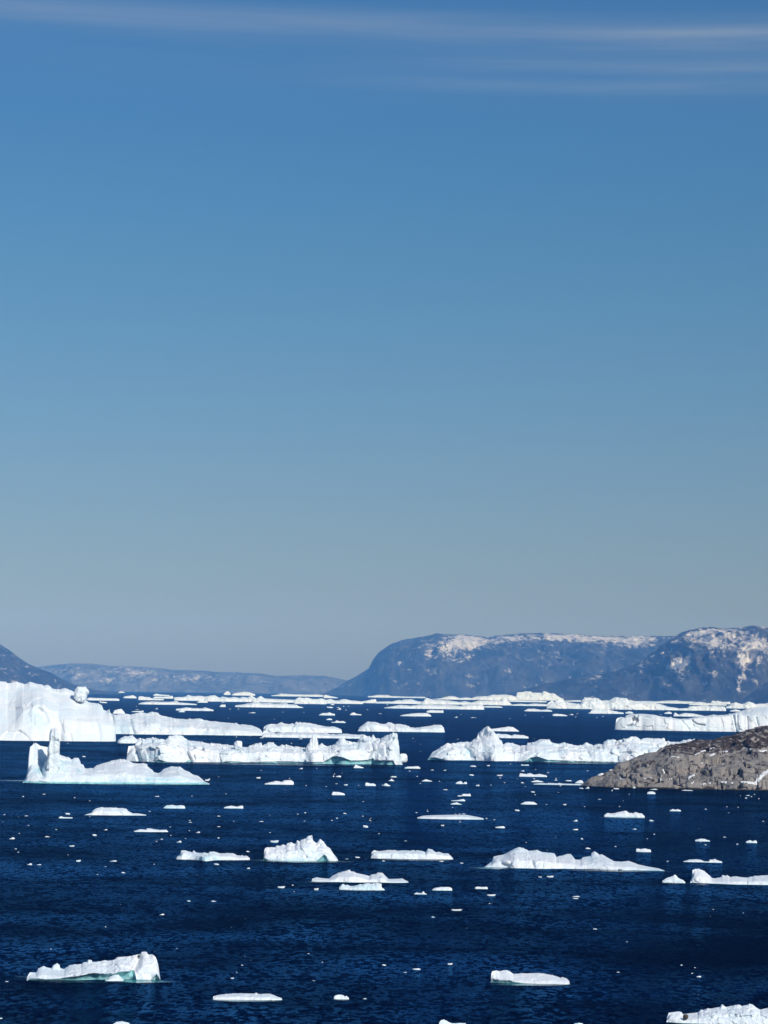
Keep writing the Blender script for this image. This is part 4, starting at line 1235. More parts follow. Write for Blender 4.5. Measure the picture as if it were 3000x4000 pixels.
berg("ice_floe", "low floe with a knob at its left end, just behind the tabular berg", "ice floe",
     [(2630, 2794), (2635, 2784), (2642, 2785), (2650, 2791), (2675, 2785), (2708, 2787), (2726, 2791), (2755, 2797)], (2692, 2799), amp=0.5, step=1.6)
berg("ice_floe", "small pale floe in the gap between the tabular berg and the broad far berg", "ice floe", [(2595, 2785), (2606, 2781), (2616, 2780), (2624, 2785)], (2610, 2788.5), amp=0.4, step=1.4)
berg("ice_floe", "pair of thin flat floes stacked in view, left of the brownish white iceberg", "ice floe", [(2159, 2790), (2172, 2788), (2200, 2790), (2216, 2795)], (2188, 2797), amp=0.3, step=1.4)
# ------------------------------------------------------------------ the far ice belt
FAR = "icebergs in the far ice belt"


def far(label, crest, base, name="iceberg", cat="iceberg", **kw):
    kw.setdefault("amp", 0.8)
    kw.setdefault("step", 1.9)
    kw.setdefault("jag", 0.8)
    return berg(name, label, cat, crest, base, group=FAR, **kw)


far("thin ice strip touching the boulder on the huge left berg", [(340, 2727), (350, 2725), (365, 2726), (400, 2727), (430, 2728), (455, 2728), (466, 2731)], (405, 2736.5))
far("far white lens-shaped berg second from the huge left berg's boulder", [(481, 2725), (487, 2720), (505, 2718), (520, 2716), (530, 2721), (534, 2725)], (508, 2727.5))
far("speck of ice right under the shore of the far left hills", [(461, 2704), (472, 2700.5), (487, 2704)], (474, 2706.5))
far("far wedge-shaped berg followed by a thin tail, left part of the belt", [(540, 2722), (550, 2719), (565, 2722), (585, 2723), (592, 2728), (640, 2731)], (585, 2735))
far("thin far strip on the upper left of the belt", [(598, 2714), (610, 2709.5), (630, 2713), (662, 2715)], (630, 2718.5))
far("far berg with a bump on its right end, under the thin upper strip", [(597, 2725), (605, 2721), (640, 2721), (665, 2719), (672, 2717), (677, 2724)], (637, 2728.5))
far("long low far berg with a lumpy middle, lowest on the left of the belt", [(540, 2750), (552, 2744), (575, 2741), (600, 2740), (640, 2742), (668, 2741), (690, 2738), (700, 2744), (730, 2746), (768, 2750)], (650, 2752.5))
far("far berg with one peak, start of the long middle line of ice", [(680, 2724), (722, 2722), (734, 2715), (752, 2719), (782, 2718), (800, 2721), (822, 2718), (838, 2722), (853, 2727)], (765, 2737.5))
far("far berg with a rounded hump in the long line left of centre", [(800, 2724), (815, 2719), (837, 2715.5), (855, 2725), (871, 2722), (890, 2725), (901, 2725), (915, 2722), (934, 2727), (946, 2722), (967, 2725), (981, 2716), (1000, 2728)], (885, 2741))
far("small low floe below the one-peaked berg of the far line", [(770, 2742), (780, 2737), (805, 2737), (812, 2743)], (790, 2745), name="ice_floe", cat="ice floe")
far("tiny two-part floe in the dark water below the rounded far hump", [(858, 2758), (866, 2752), (883, 2752), (880, 2758)], (870, 2761.5), name="ice_floe", cat="ice floe")
far("far berg with a sharp little peak at its left, centre of the line", [(985, 2728), (1003, 2727), (1018, 2718), (1033, 2728), (1081, 2731), (1120, 2732), (1151, 2734), (1163, 2738)], (1075, 2744))
far("far berg with two blunt humps right of centre of the line", [(1148, 2736), (1158, 2729), (1166, 2724), (1187, 2727), (1196, 2725), (1220, 2731), (1240, 2731), (1254, 2728), (1275, 2735)], (1210, 2750))
far("low wavy far berg between two-humped and square-ended ones", [(1268, 2736), (1290, 2730), (1311, 2737), (1325, 2736), (1339, 2731), (1351, 2731), (1369, 2736), (1387, 2737), (1411, 2740), (1418, 2743)], (1340, 2749))
far("short square-ended far berg in the middle of the line", [(1408, 2741), (1432, 2737), (1444, 2734), (1456, 2732), (1468, 2731), (1471, 2740)], (1440, 2746.5))
far("long low far berg right of the square-ended one", [(1465, 2741), (1501, 2740), (1531, 2740), (1559, 2734), (1567, 2737), (1574, 2733), (1604, 2731), (1631, 2739), (1650, 2741)], (1560, 2749))
far("far berg with a pointed left peak and a long flat back", [(1645, 2743), (1655, 2737), (1665, 2725), (1679, 2730), (1692, 2734), (1720, 2734), (1749, 2736), (1795, 2742), (1816, 2739), (1846, 2745), (1852, 2748)], (1745, 2752))
far("broad far berg with a tooth-like peak near its right end", [(1838, 2748), (1846, 2743), (1867, 2737), (1906, 2737), (1940, 2736), (1954, 2734), (1966, 2724), (1975, 2724), (1985, 2739), (1998, 2750)], (1925, 2754.5))
far("nearer far berg with a gentle middle rise, below the sharp little peak", [(919, 2755), (946, 2752), (961, 2749), (980, 2746), (994, 2742), (1009, 2743), (1021, 2747), (1054, 2746), (1075, 2749), (1100, 2747), (1118, 2746), (1127, 2751), (1157, 2752), (1163, 2757), (1184, 2763)], (1060, 2764))
far("hazy flat berg on the horizon line left of centre", [(1060, 2716), (1080, 2714), (1097, 2709), (1142, 2712), (1202, 2713), (1230, 2712.5), (1262, 2715)], (1160, 2720.5))
far("hazy wedge berg on the horizon line at the end of the flat one", [(1264, 2717), (1272, 2714), (1290, 2719), (1320, 2725)], (1290, 2727))
far("hazy ball-shaped berg on the horizon line at left", [(873, 2711), (880, 2703), (888, 2700), (896, 2703), (901, 2711)], (888, 2714.5))
far("hazy dome berg right beside the ball-shaped one", [(905, 2712), (920, 2707), (945, 2703), (970, 2703), (985, 2708), (997, 2712)], (950, 2717))
far("hazy low berg on the horizon line under the mountain's left foot", [(1437, 2719), (1455, 2718), (1475, 2714), (1500, 2715), (1512, 2714), (1530, 2719), (1580, 2721), (1661, 2722)], (1545, 2725.5))
far("far berg with a stepped crest and flat waterline, right of the middle", [(1501, 2764), (1531, 2759), (1559, 2754), (1577, 2754), (1604, 2757), (1630, 2753), (1652, 2751), (1686, 2751), (1710, 2754), (1740, 2752), (1801, 2758), (1807, 2752), (1831, 2751), (1861, 2749), (1888, 2755), (1890, 2766)], (1700, 2769.5))
far("little ragged floe in front of the stepped far berg", [(1666, 2778), (1680, 2773), (1705, 2775), (1732, 2775)], (1700, 2784), name="ice_floe", cat="ice floe")
far("thin far strip just right of the stepped far berg", [(1886, 2759), (1910, 2758), (1950, 2759), (1963, 2762)], (1925, 2764), name="ice_floe", cat="ice floe")
far("faint low ridge of ice on the horizon line left of the blocky hazy berg", [(1690, 2730), (1720, 2728), (1740, 2722), (1755, 2719), (1779, 2721), (1795, 2727), (1820, 2724), (1850, 2728)], (1770, 2733))
far("hazy long berg rising to the right, beside the tall blocky hazy one", [(1842, 2727), (1861, 2721), (1906, 2719), (1921, 2715), (1950, 2714), (1981, 2713), (2000, 2717), (2016, 2722)], (1930, 2735.5))
far("tall hazy flat-topped berg against the mountain foot, highest in the far belt", [(2012, 2726), (2015, 2719), (2019, 2706), (2042, 2703), (2069, 2701), (2081, 2706), (2102, 2706), (2116, 2707), (2123, 2699), (2136, 2703), (2147, 2709), (2166, 2709.5), (2178, 2719), (2202, 2731)], (2105, 2736))
far("thin strip below the tall hazy flat-topped berg", [(1987, 2737), (2020, 2735), (2060, 2736), (2110, 2737), (2135, 2739)], (2060, 2742.5), name="ice_floe", cat="ice floe")
far("low wavy floe joining the tooth-peaked berg to the broad right-hand one", [(1998, 2752), (2030, 2749), (2060, 2751), (2085, 2748), (2110, 2749), (2145, 2752)], (2070, 2757.5), name="ice_floe", cat="ice floe")
far("far floe with a lumpy left end, left of the broad right-hand far berg", [(2048, 2775), (2062, 2769), (2085, 2768), (2112, 2773), (2140, 2771), (2157, 2776)], (2100, 2779), name="ice_floe", cat="ice floe")
far("broad far berg with two big crests on the right, largest of the far belt", [(2138, 2750), (2142, 2745), (2156, 2736), (2165, 2743), (2180, 2731), (2195, 2735), (2208, 2743), (2230, 2745), (2266, 2751), (2272, 2734), (2284, 2724), (2310, 2727), (2335, 2728), (2347, 2736), (2377, 2737), (2401, 2724), (2428, 2727),
     (2447, 2727), (2456, 2736), (2477, 2739), (2507, 2740), (2552, 2745), (2582, 2751), (2605, 2760), (2651, 2766)], (2370, 2771), depth=90, amp=1.0)
far("hazy dotted line of low ice under the right mountain", [(2200, 2737), (2260, 2735), (2270, 2737)], (2235, 2741), name="ice_floe", cat="ice floe")
far("long hazy strip of bumpy ice under the right mountain, above the broad berg's tail", [(2470, 2740), (2520, 2738), (2560, 2740), (2600, 2737), (2645, 2736), (2660, 2739), (2700, 2740), (2730, 2744)], (2600, 2747.5))
far("far low berg left of the clustered ones at right, rear row", [(2690, 2752), (2711, 2743), (2735, 2741), (2756, 2745), (2790, 2748), (2838, 2752)], (2765, 2755.5))
far("far stubby berg at right, left one of the two clustered in front", [(2648, 2768), (2684, 2766), (2693, 2760), (2712, 2758), (2722, 2770)], (2690, 2776), name="ice_floe", cat="ice floe")
far("far lumpy berg at right, right one of the two clustered in front", [(2703, 2761), (2735, 2757), (2756, 2755), (2775, 2760), (2789, 2757), (2810, 2760), (2831, 2760), (2836, 2770)], (2770, 2776.5))
far("hazy double-pointed berg against the right mountain's foot", [(2777, 2743), (2785, 2736), (2795, 2740), (2804, 2737), (2820, 2742), (2853, 2741)], (2815, 2750.5))
far("far berg with a rounded twin top above the tabular berg's plateau", [(2835, 2762), (2850, 2755), (2856, 2748), (2874, 2743), (2898, 2751), (2912, 2745), (2925, 2740), (2946, 2748), (2955, 2756)], (2895, 2768))
far("far berg running out of the right edge behind the tabular berg", [(2945, 2752), (2967, 2749), (2985, 2749), (3000, 2746), (3050, 2748), (3090, 2756)], (3010, 2768))
far("small floe at the back edge of the tabular berg's plateau", [(2851, 2776), (2872, 2771), (2892, 2775)], (2872, 2779.5), name="ice_floe", cat="ice floe")
# ------------------------------------------------------------------ small pieces of drifting ice
CH = """16.6,3183.5,11 102,3188,16 265,3181.5,18 350,3129,9 291,3117,10 171,3103,13 79,3107,8 90,3113,10 339,3164,8 351,3190,10 366,3193.5,8 96,3219,8 111,3225,10 221.5,3226,8 219,3241.5,10 273,3216,8
75,3256.5,9 27,3250,8 185,3270,20 47,3278,22 365,3242,8 381,3243,8 413,3243,14 370,3265,16,6 280,3307,21,4 61,3317,12 71,3330,10 266,3340,9 276,3343,8 275,3362,8 305.6,3366,19,6 443,3365.6,30,4 116,3379,20 152,3379,20 413,3386,10
160,3396,8 314,3403,8 482,3410.5,15 381,3417,9 631,3095.6,8 613,3112,18,3 883,3102,10 750,3110,9 584,3170.5,11 748,3159,8 861,3163,8 855.6,3189,15 761.6,3184.5,7 913,3208.6,10 854,3230,13 741,3206,10 742.6,3213,17,4
665,3231,11 537,3227,7 739.6,3246,11 774,3253.6,17 667,3264,9 725,3276,9 631,3279,13 700,3291,20,6 853.5,3275,12 977,3310,7 969,3328,15 994,3256,8 846.6,3378.6,19 970,3394,13,6 602.5,3376.5,12 883,3401.5,8 506,3120,8
1135.6,3002,5 1176,3004,16 1238,3002,9 1020,3010,10 1068,3031,8 1009,3041,18,5 1131,3041,10 1093,3045.5,6 1307,3024,9 1303,3034.5,12,7 1322,3035.5,21,7 1485,3015,8 1314,3062,13 1321,3067,8 1345,3060,6 1350.5,3068,16,4 1383,3065,7
1401,3068,10 1196,3069.5,11 1208,3070,7 1052,3071,6 1274,3073,10 1494,3068,10 1419,3131.6,9 1336,3143,8 1164,3181,11 1192,3176.5,11 1348,3179,15 1388,3176,7 1417,3189,12 1316,3198,12 1297,3205.5,9 1190,3208,12 1020.5,3210,20,5
1429.5,3232.5,20,8 1062,3234.6,8 1054,3253,11 1013,3256.5,6 1079,3223.5,5 1071,3291,37,7 1083.5,3283.5,7 1315,3269,8 1400.8,3272.5,7 1143,3459,11 1098,3469,32,6 1235,3477.5,20,7 1355,3356,15 1398,3351,19,4 1033,3480,8 1148,3483.5,10
1499.5,3364.5,14 1531,3367,8 1724,3366,18,4 1691,3364,7 1804.5,3373,13 1525,3278.5,5 1584.5,3285.5,13 1480,3257.5,10 1728.5,3226.5,14 1689,3227,6 1688,3009,13 1601,3013,12 1738,3010,13,6 1849.6,2995,29,8 1907.5,2992.5,13 1843.6,3029.5,18
1952,3031,26,4 1900,3034.6,7 1905,3042,7 1876.7,3047,5 1955,3040,9 1539,3036.5,30,8 1530,3051,31,9 1512,3070.5,29,11 1618,3031.6,6 1629.6,3034,10,6 1721.5,3043.6,6 1717,3053,9 1717,3060.7,7 1642.6,3061,11 1698,3060,6 1864,3064,7 1866,3070.6,15
1898,3070,8 1918,3067.5,11 1971.6,3058,9 1970,3070,7 1994,2985,10 1739.6,3086,18 1799,3094.6,8 1796,3111,20,7 1923.5,3096,8 1626.6,3175,12 1768,3155,11 1834.6,3140,8 1532.6,3202.6,8 1901,3198.5,10 1953.6,3235,40,9 1931,3203,10
2093,3006,10 2042,3013,14 2070.6,3013.5,8 2141.5,3019,11 2287.6,2997,6 2295,3011.5,12 2245.5,3021,5 2007,3030,5 2087,3043,10 2042,3059,14 2173,3040.5,11 2172.5,3048.6,18 2223,3051.6,29,7 2052.5,3073.6,11 2189.6,3070.7,10 2197.7,3074.6,7
2272.5,3080.6,16 2295,3080.6,17,6 2339,3073,18 2409.6,3082.7,22,4 2391.5,3090,11,7 2447,3077,10 2083,3095.6,15 2090,3106,9 2182,3095.7,10 2216.7,3111.6,7 2343,3123,14 2206,3144.7,14 2284.5,3151.4,9 2420,3151.4,9 2022,3168,19,5 2081,3197,6
2123,3210.7,8 2193.5,3185.4,6 2249,3209,18,6 2248.4,3242.7,21,6 2379.5,3166,7 2376,3220,5 2135,3143,9 2452,3077,19,5 2478,3079,17,8 2555.5,3085,34,7 2689,3089,50,5 2458,3102.5,11 2690,3117,7 2803,3118,8 2922,3108,19 2947,3103.5,12
2936,3113,12 2915,3118.7,14 2887.5,3120,8 2980,3105,8 2965,3121,9 2892.6,3108.6,9 2526,3149.5,7 2758,3162,12 2760,3157.5,7 2839.4,3152.3,9 2883.5,3154,9 2846.6,3175,12 2981.5,3209,11 2546.5,3207.5,20,5 2480,3240,18,6 2625,3193.6,7
2622.4,3208,5 2728,3227,6 2555.5,3260,12 2528.4,3277,9 2628.6,3285,5 2832,3271,13 2757,3301.4,11 2880,3299,12 2404,3307.5,11 2608,3365.7,12 2591.7,3348,5 2550,3312,7 2723.7,3338,6 2991,3244.6,6 1955,3267.6,8 2056,3291.6,9 2274,3279,12,5
2298.7,3316,22,5 2111,3427,14 2149,3427,30,5 1919,3499.7,38,5 2252,3504,34,7 2250,3511.5,26,5 2325.5,3630.5,19,5 2729,3547,8 2759.5,3553,8 2786.6,3553,10 2816.8,3555,8 2663,3771.5,14 2715.5,3781,9 2704,3803.5,11 2730.6,3817.4,18,6
2416,3799,14 2449,3680,10 2904,3567,9 2880,3460,7 1913,3530.4,10 1783.6,3557.6,46,5 1693,3584,15 1205,3726,12 1259,3759.5,12 1501.5,3772,15 1627,3788.4,33,6 1583,3799,16 1758,3768.5,21 1226,3831.8,13 1051,3797.5,8 1425,3903,15
114.5,3549,8 738.4,3521.4,13 835,3522,20 633,3574.4,19 572.6,3531,8 690,3706,9 413,3621.4,9 946.4,3771.5,12 925,3799,11 907,3823,14 27,3835.4,14 199,3708,10 3,3980,14,7 628,3889.6,8 795.6,3502,6
898,2770.5,10 931,2770.5,9 985,2785.6,30,3 893,2806,8 1072,2809.7,9 1187,2783.5,6 1105.6,2782,8 1290,2765.5,25,5 1320.5,2764.5,17 1325,2772,18,5 1343,2760,8 1362,2759.5,8 1352,2774.5,11 1435,2773,12 1485.7,2788.5,13 1299.5,2754,15
1513.5,2754,12 1610,2800.5,6 1622,2801.5,5 1800.7,2792,10 1782,2803,14 1846,2804,18 1858,2804,10 2051.7,2794,7 2120,2801.5,7 1992,2807,7 2232.6,2793,18 2256.7,2787,11 2253.7,2793,7 2249,2801,8 2332,2804,7 2355.6,2799,8 2582,2793,10
390,2741,10 405,2746,30,5 612,2770,16,4 535,2772,18,3 533,2760,8 870,2745,16
1643,2908,8 1643,2936,6 1613,2884.4,7 1621,2897,5 1788.6,2888,12 2087,2886,7 923,2880,9 854,3034.5,10 849,3021.5,8 818,3043.5,11 809,3050,20,5 949,3043,6 328.5,2957,13 265,2904,8 977,2878,6 997,2874,17,3 1021,2883,16,3 1174,2887,16,3 1139,2904,9"""
ZONES = [  # x0, x1, y0, y1, place
    (0, 1000, 2700, 2815, "in far water between the huge left berg and ice belt"),
    (1000, 1700, 2700, 2815, "in the far open water behind the dipped lone iceberg"),
    (1700, 3000, 2700, 2815, "in the far water left of the tabular berg"),
    (0, 1250, 2815, 3000, "in the channel behind the long middle ridge"),
    (1250, 2200, 2815, 2960, "in the dark channel between the middle ridge and the peaked berg"),
    (780, 960, 3000, 3060, "off the right tip of the twin-towered berg"),
    (0, 560, 3060, 3230, "on the water around the dome-topped left iceberg"),
    (0, 560, 3230, 3500, "in the open water left of the ragged spiky iceberg"),
    (560, 1000, 3060, 3300, "between the two small floes under the towers and the ragged spiky iceberg"),
    (560, 1000, 3300, 3480, "close around the ragged spiky iceberg"),
    (960, 1500, 2960, 3120, "below the long middle ridge, around the loaf-shaped floe"),
    (1000, 1500, 3120, 3300, "in the water above the pyramid berg"),
    (1000, 1850, 3300, 3500, "in the water round the pyramid berg and the even-topped slab"),
    (1500, 2010, 2960, 3080, "scattered between the middle ridge and the headland floes"),
    (1500, 2010, 3080, 3300, "around the cigar-shaped floe with gulls"),
    (2000, 2310, 2960, 3125, "around the crested slab at the headland's tip"),
    (2310, 2720, 3000, 3130, "close along the headland's shore"),
    (2720, 3000, 3000, 3140, "off the right end of the headland's shore"),
    (1950, 2590, 3120, 3330, "in the water above the long-tailed two-humped berg"),
    (2590, 3000, 3130, 3480, "around the lens-shaped and saddle-shaped floes at right"),
    (1850, 3000, 3400, 3600, "in the water below the long-tailed two-humped berg"),
    (0, 1000, 3480, 4000, "in the dark near water around the tilted undercut berg"),
    (1000, 2000, 3480, 4000, "in the dark near water at bottom centre"),
    (2000, 3000, 3600, 4000, "in the near water around the blunt-headed floe"),
]
for item in CH.split():
    v = [float(a) for a in item.split(",")]
    if v[2] <= 8 and v[1] > 2990: continue
    place = next((z[4] for z in ZONES if z[0] <= v[0] < z[1] and z[2] <= v[1] < z[3]), "in the open water below the headland")
    size, word = ("small", "ice_chunk") if v[2] >= 16 else ("tiny", "ice_chunk")
    chunk(v[0], v[1], v[2], v[3] if len(v) > 3 else None, "%s ice chunk %s" % (size, place), "%s ice chunks %s" % (size, place), word)


def brash():
    rng = random.Random(77)
    V, F = [], []
    for i in range(90):
        y = 2990 + 1010 * rng.random() ** 1.35
        x = rng.uniform(-60, 3060)
        if vnoise(np.array([[x / 260.0, y / 120.0, 0.5]]), 5)[0] < rng.uniform(-0.6, 0.5): continue
        P = ground(x, y)
        if x > 2330 and y < 3100: continue
        m = math.hypot(P[0], P[1]) / FPX
        w = rng.uniform(1.4, 4.2) * m
        d = w * rng.uniform(0.5, 1.0)
        h = rng.uniform(0.5, 1.1) * m
        b = len(V)
        k = 6
        for j in range(k):
            t = 2 * math.pi * j / k + rng.uniform(-.3, .3)
            V.append((P[0] + w / 2 * math.cos(t), P[1] + d / 2 * math.sin(t), -0.05))
        for j in range(k):
            t = 2 * math.pi * j / k + rng.uniform(-.3, .3)
            V.append((P[0] + w / 3 * math.cos(t), P[1] + d / 3 * math.sin(t), h * rng.uniform(0.6, 1)))
        V.append((P[0] + rng.uniform(-.1, .1) * w, P[1], h))
        for j in range(k):
            q = (j + 1) % k
            F.append((b + j, b + q, b + k + q, b + k + j))
            F.append((b + k + j, b + k + q, b + 2 * k, b + 2 * k))
    me = bpy.data.meshes.new("brash_ice")
    me.from_pydata(V, [], [f if f[2] != f[3] else f[:3] for f in F])
    me.materials.append(SNOW)
    o = link("brash_ice", me)
    prop(o, kind="stuff", label="tiny white flecks of brash ice strewn over the water", cat="brash ice")


brash()

# ------------------------------------------------------------------ rocky headland at the right
def headland():
    crest = [(2268, 3066), (2279, 3062), (2300, 3046), (2322, 3035), (2340, 3026), (2376, 3010), (2399, 2999), (2431, 2981), (2462, 2971), (2485, 2958), (2521, 2948), (2566, 2940), (2584, 2926), (2607, 2913), (2657, 2904), (2702, 2897),
             (2725, 2892.7), (2770, 2892.7), (2797, 2883.6), (2838, 2874.6), (2878, 2863), (2906, 2854), (2928, 2845), (2973, 2838), (3000, 2835), (3100, 2812), (3250, 2790), (3450, 2800), (3600, 2880), (3700, 3060)]
    base = (2650, 3085)
    fr = Frame(*base)
    X = np.arange(2262, 3705, 1.7)
    nc = len(X)
    Yc = np.interp(X, [c[0] for c in crest], [c[1] for c in crest])
    Yc -= 1.3 * n1(X / 14.0, 31, 4)
    yw = base[1] + SL * (X - base[0]) + 3.0 * np.clip((X - 2700) / 300, 0, 2)
    rel = np.clip((X - 2262) / 750, 0, 1)
    _, vf0 = fr.at(X, yw, np.zeros(nc))
    vf = 6 + 55 * np.clip((2420 - X) / 160, 0, 1) ** 2 * 0.3 + 2.0 * n1(X / 30.0, 33, 3) - vf0 * 0
    vc = vf + 6 + 85 * rel ** 0.8
    _, zc = fr.at(X, Yc, vc)
    zc = np.where(X < 2268, -0.5, np.maximum(zc, -0.5))
    nr_f, nr_b = 120, 16
    rows = []
    for i in range(nr_f + nr_b):
        if i < nr_f:
            w = i / (nr_f - 1)
            v = vf + (vc - vf) * w
            z = -1.2 + (zc + 1.2) * (0.62 * w + 0.38 * (1 - (1 - w) ** 2.6))
        else:
            k = (i - nr_f + 1) / nr_b
            v = vc + 70 * k
            z = zc * (1 - k ** 2) - 1.4 * k
        rows.append((v, z))
    Vv = np.stack([r[0] for r in rows], 1)
    Z = np.stack([r[1] for r in rows], 1)
    u0, _ = fr.at(X, yw, np.zeros(nc))
    G = np.stack([u0[:, None] * (1 + Vv / fr.d), Vv, Z], -1)
    nrm = grid_normals(G)
    if nrm[nc // 2, 10, 2] < 0: nrm = -nrm
    P = G.reshape(-1, 3)
    Pr = P @ np.array(Matrix.Rotation(0.35, 3, 'Y')).T * np.array([1, 1.0, 1.5])
    q = Pr + np.stack([fbm(P / 9, 3, 41), fbm(P / 9, 3, 44), fbm(P / 9, 3, 47)], -1) * 2.2
    f1, e1 = facets(q / 13.0, 51)
    f2, e2 = facets(q / 5.0, 57)
    f3, e3 = facets(q / 1.8, 63)
    disp = f1 * 3.2 + f2 * 1.35 + f3 * 0.22 + fbm(P / 2.6, 3, 66) * 0.15 - 0.5 * (e1 < 0.05) - 0.25 * (e2 < 0.05)
    up = np.concatenate([np.linspace(0, 1, nr_f), np.ones(nr_b)])
    damp = np.where(np.arange(nr_f + nr_b) < nr_f, 1 - 0.75 * sstep(0.85, 1.0, up), 0.4) * sstep(0, 0.06, up)
    hl = np.clip(zc / 6.0, 0.05, 1)
    disp = disp.reshape(nc, -1) * damp[None, :] * hl[:, None]
    G = G + nrm * disp[..., None]
    pp = proj(fr.world(G.reshape(-1, 3))).reshape(nc, -1, 2)
    px, py = pp[..., 0], pp[..., 1]
    crack = np.zeros(px.shape)
    for line, wd, dep in [([(2455, 3012), (2470, 3002), (2490, 2994)], 4.0, 1.6), ([(2490, 2994), (2515, 2989), (2530, 2996)], 3.0, 0.8), ([(2430, 3036), (2446, 3026)], 5.5, 1.6), ([(2457, 3028), (2468, 3040), (2478, 3046)], 5, 1.5),
                          ([(2860, 3036), (2878, 3018), (2890, 3006)], 3.6, 1.5), ([(2905, 2975), (2912, 2990), (2928, 2994)], 4.5, 1.2), ([(2885, 3072), (2905, 3068), (2935, 3076)], 6, 1.5), ([(2560, 3055), (2590, 3050)], 3, 0.8), ([(2520, 3068), (2535, 3055)], 3, 0.8),
                          ([(2640, 3062), (2670, 3070)], 3, 0.8), ([(2800, 3072), (2850, 3070)], 3, 0.9), ([(2440, 3010), (2448, 3002)], 3, 1.0), ([(2500, 2972), (2600, 2996), (2690, 3022)], 1.8, 0.8), ([(2590, 3010), (2710, 3050), (2800, 3048)], 2.0, 0.9), ([(2690, 2988), (2830, 3012), (2960, 3018)], 1.8, 0.8), ([(2400, 3020), (2500, 3050), (2570, 3062)], 1.8, 0.8), ([(2760, 3000), (2790, 3030), (2800, 3060)], 1.8, 0.7), ([(2620, 2975), (2650, 3010), (2655, 3050)], 1.6, 0.7), ([(2900, 2960), (2960, 2985), (3040, 2992)], 2.0, 0.8), ([(2950, 3080), (2975, 3074)], 4, 1.0)]:
        dd = poly_dist(px, py, line) + 1.5 * fbm(P / 1.5, 2, 71).reshape(px.shape)
        g = np.exp(-(np.maximum(dd, 0) / wd) ** 2)
        crack = np.maximum(crack, g)
        G = G - nrm * (g * dep)[..., None]
    y_moss = np.interp(px, [2560, 2585, 2700, 2850, 3000, 3700], [2925, 2945, 2962, 2950, 2948, 2900])
    moss = sstep(-22, 44, y_moss - py) * sstep(2555, 2600, px) * 0.74
    wet = sstep(15, 3, (yw[:, None] - py))
    ro = link("rocky_headland", make_mesh("rocky_headland", G.reshape(-1, 3), grid_faces(nc, nr_f + nr_b), ROCK, dict(moss=moss.ravel(), wet=wet.ravel(), crack=crack.ravel())), loc=fr.P, rz=fr.rz)
    prop(ro, "grey-brown rocky headland with dark moss on top and old snow in its hollows", "headland", None, "structure")
    SN = [([(2590, 3006), (2594, 3022)], 4.5), ([(2660, 3003), (2675, 2998)], 3.5), ([(2688, 3042), (2700, 3034), (2716, 3026)], 4), ([(2735, 3066), (2770, 3059), (2800, 3054), (2830, 3057), (2862, 3060)], 4.5), ([(2698, 3064), (2712, 3053)], 3.5),
          ([(2893, 3057), (2930, 3058), (2958, 3064)], 6), ([(2950, 3058), (2968, 3040), (2985, 3022), (3010, 3010)], 9), ([(2715, 2950), (2745, 2936), (2790, 2922)], 3.4), ([(2770, 2954), (2812, 2940), (2842, 2935)], 4), ([(2622, 2956), (2670, 2962)], 3.2),
          ([(2740, 2984), (2785, 2974)], 5), ([(2512, 3043), (2542, 3040)], 3.6), ([(2424, 3043), (2440, 3042)], 3.5), ([(2468, 3051), (2484, 3056)], 4), ([(2338, 3028), (2354, 3024)], 4), ([(2378, 3011), (2390, 3008)], 3), ([(2905, 2924), (2940, 2930)], 3.6),
          ([(2940, 2938), (2995, 2934)], 3), ([(2612, 3046), (2632, 3040)], 3), ([(2690, 2966), (2720, 2957)], 3), ([(2580, 3046), (2584, 3030)], 2.6), ([(3020, 3000), (3080, 2985)], 7), ([(2935, 3036), (2960, 3032)], 3)]
    nv = grid_normals(G)
    if nv[nc // 2, 10, 2] < 0: nv = -nv
    fc = grid_faces(nc, nr_f + nr_b)
    frontrow = np.broadcast_to(np.arange(nr_f + nr_b)[None, :] < nr_f, px.shape)
    wob = 2.4 * fbm(P / 2.2, 3, 81).reshape(px.shape)
    for line, wd in SN:
        dd = poly_dist(px, py, line) + wob
        ins = (dd < wd) & frontrow
        keep = ins.ravel()[fc].all(1)
        f = fc[keep]
        if len(f) < 4: continue
        idx, inv = np.unique(f.ravel(), return_inverse=True)
        lift = 0.10 + 0.35 * sstep(0, wd, wd - dd).ravel()[idx]
        Vs = (G + 0 * nv).reshape(-1, 3)[idx] + nv.reshape(-1, 3)[idx] * lift[:, None]
        link("snow_patch", make_mesh("snow_patch", Vs, inv.reshape(-1, 4), SNOW), parent=ro)
    return ro


headland()

# ------------------------------------------------------------------ far land
mountain("mountain", "right-hand blue-grey mountain massif with snow streaked over its rounded top", "mountain",
         [(1940, 2736), (1985, 2705), (2050, 2690), (2120, 2672), (2200, 2657), (2300, 2641), (2400, 2622), (2480, 2592), (2530, 2562), (2570, 2528), (2610, 2502), (2639, 2483), (2663, 2469), (2723, 2454), (2771, 2450), (2814, 2455), (2874, 2453), (2940, 2443), (2976, 2448),
          (3000, 2451), (3200, 2440), (3500, 2460), (3800, 2540), (4100, 2690)], 10400, 1200,
         [(2760, 2490, 110, 35, 0.39), (2800, 2520, 130, 45, 0.49), (2620, 2600, 90, 28, 0.42), (2690, 2585, 70, 35, 0.36), (2770, 2640, 40, 22, 0.44), (2920, 2560, 60, 45, 0.55), (2960, 2520, 60, 40, 0.52), (2900, 2620, 16, 60, 0.59), (2885, 2680, 8, 50, 0.52), (2340, 2645, 40, 10, 0.44),
          (2310, 2665, 12, 20, 0.39), (2505, 2600, 12, 40, 0.33), (2640, 2520, 60, 30, -0.15), (2860, 2570, 30, 30, -0.25), (2700, 2480, 40, 20, -0.1)], 11, gully=1.2, top_snow=0.28, dens=0.10)
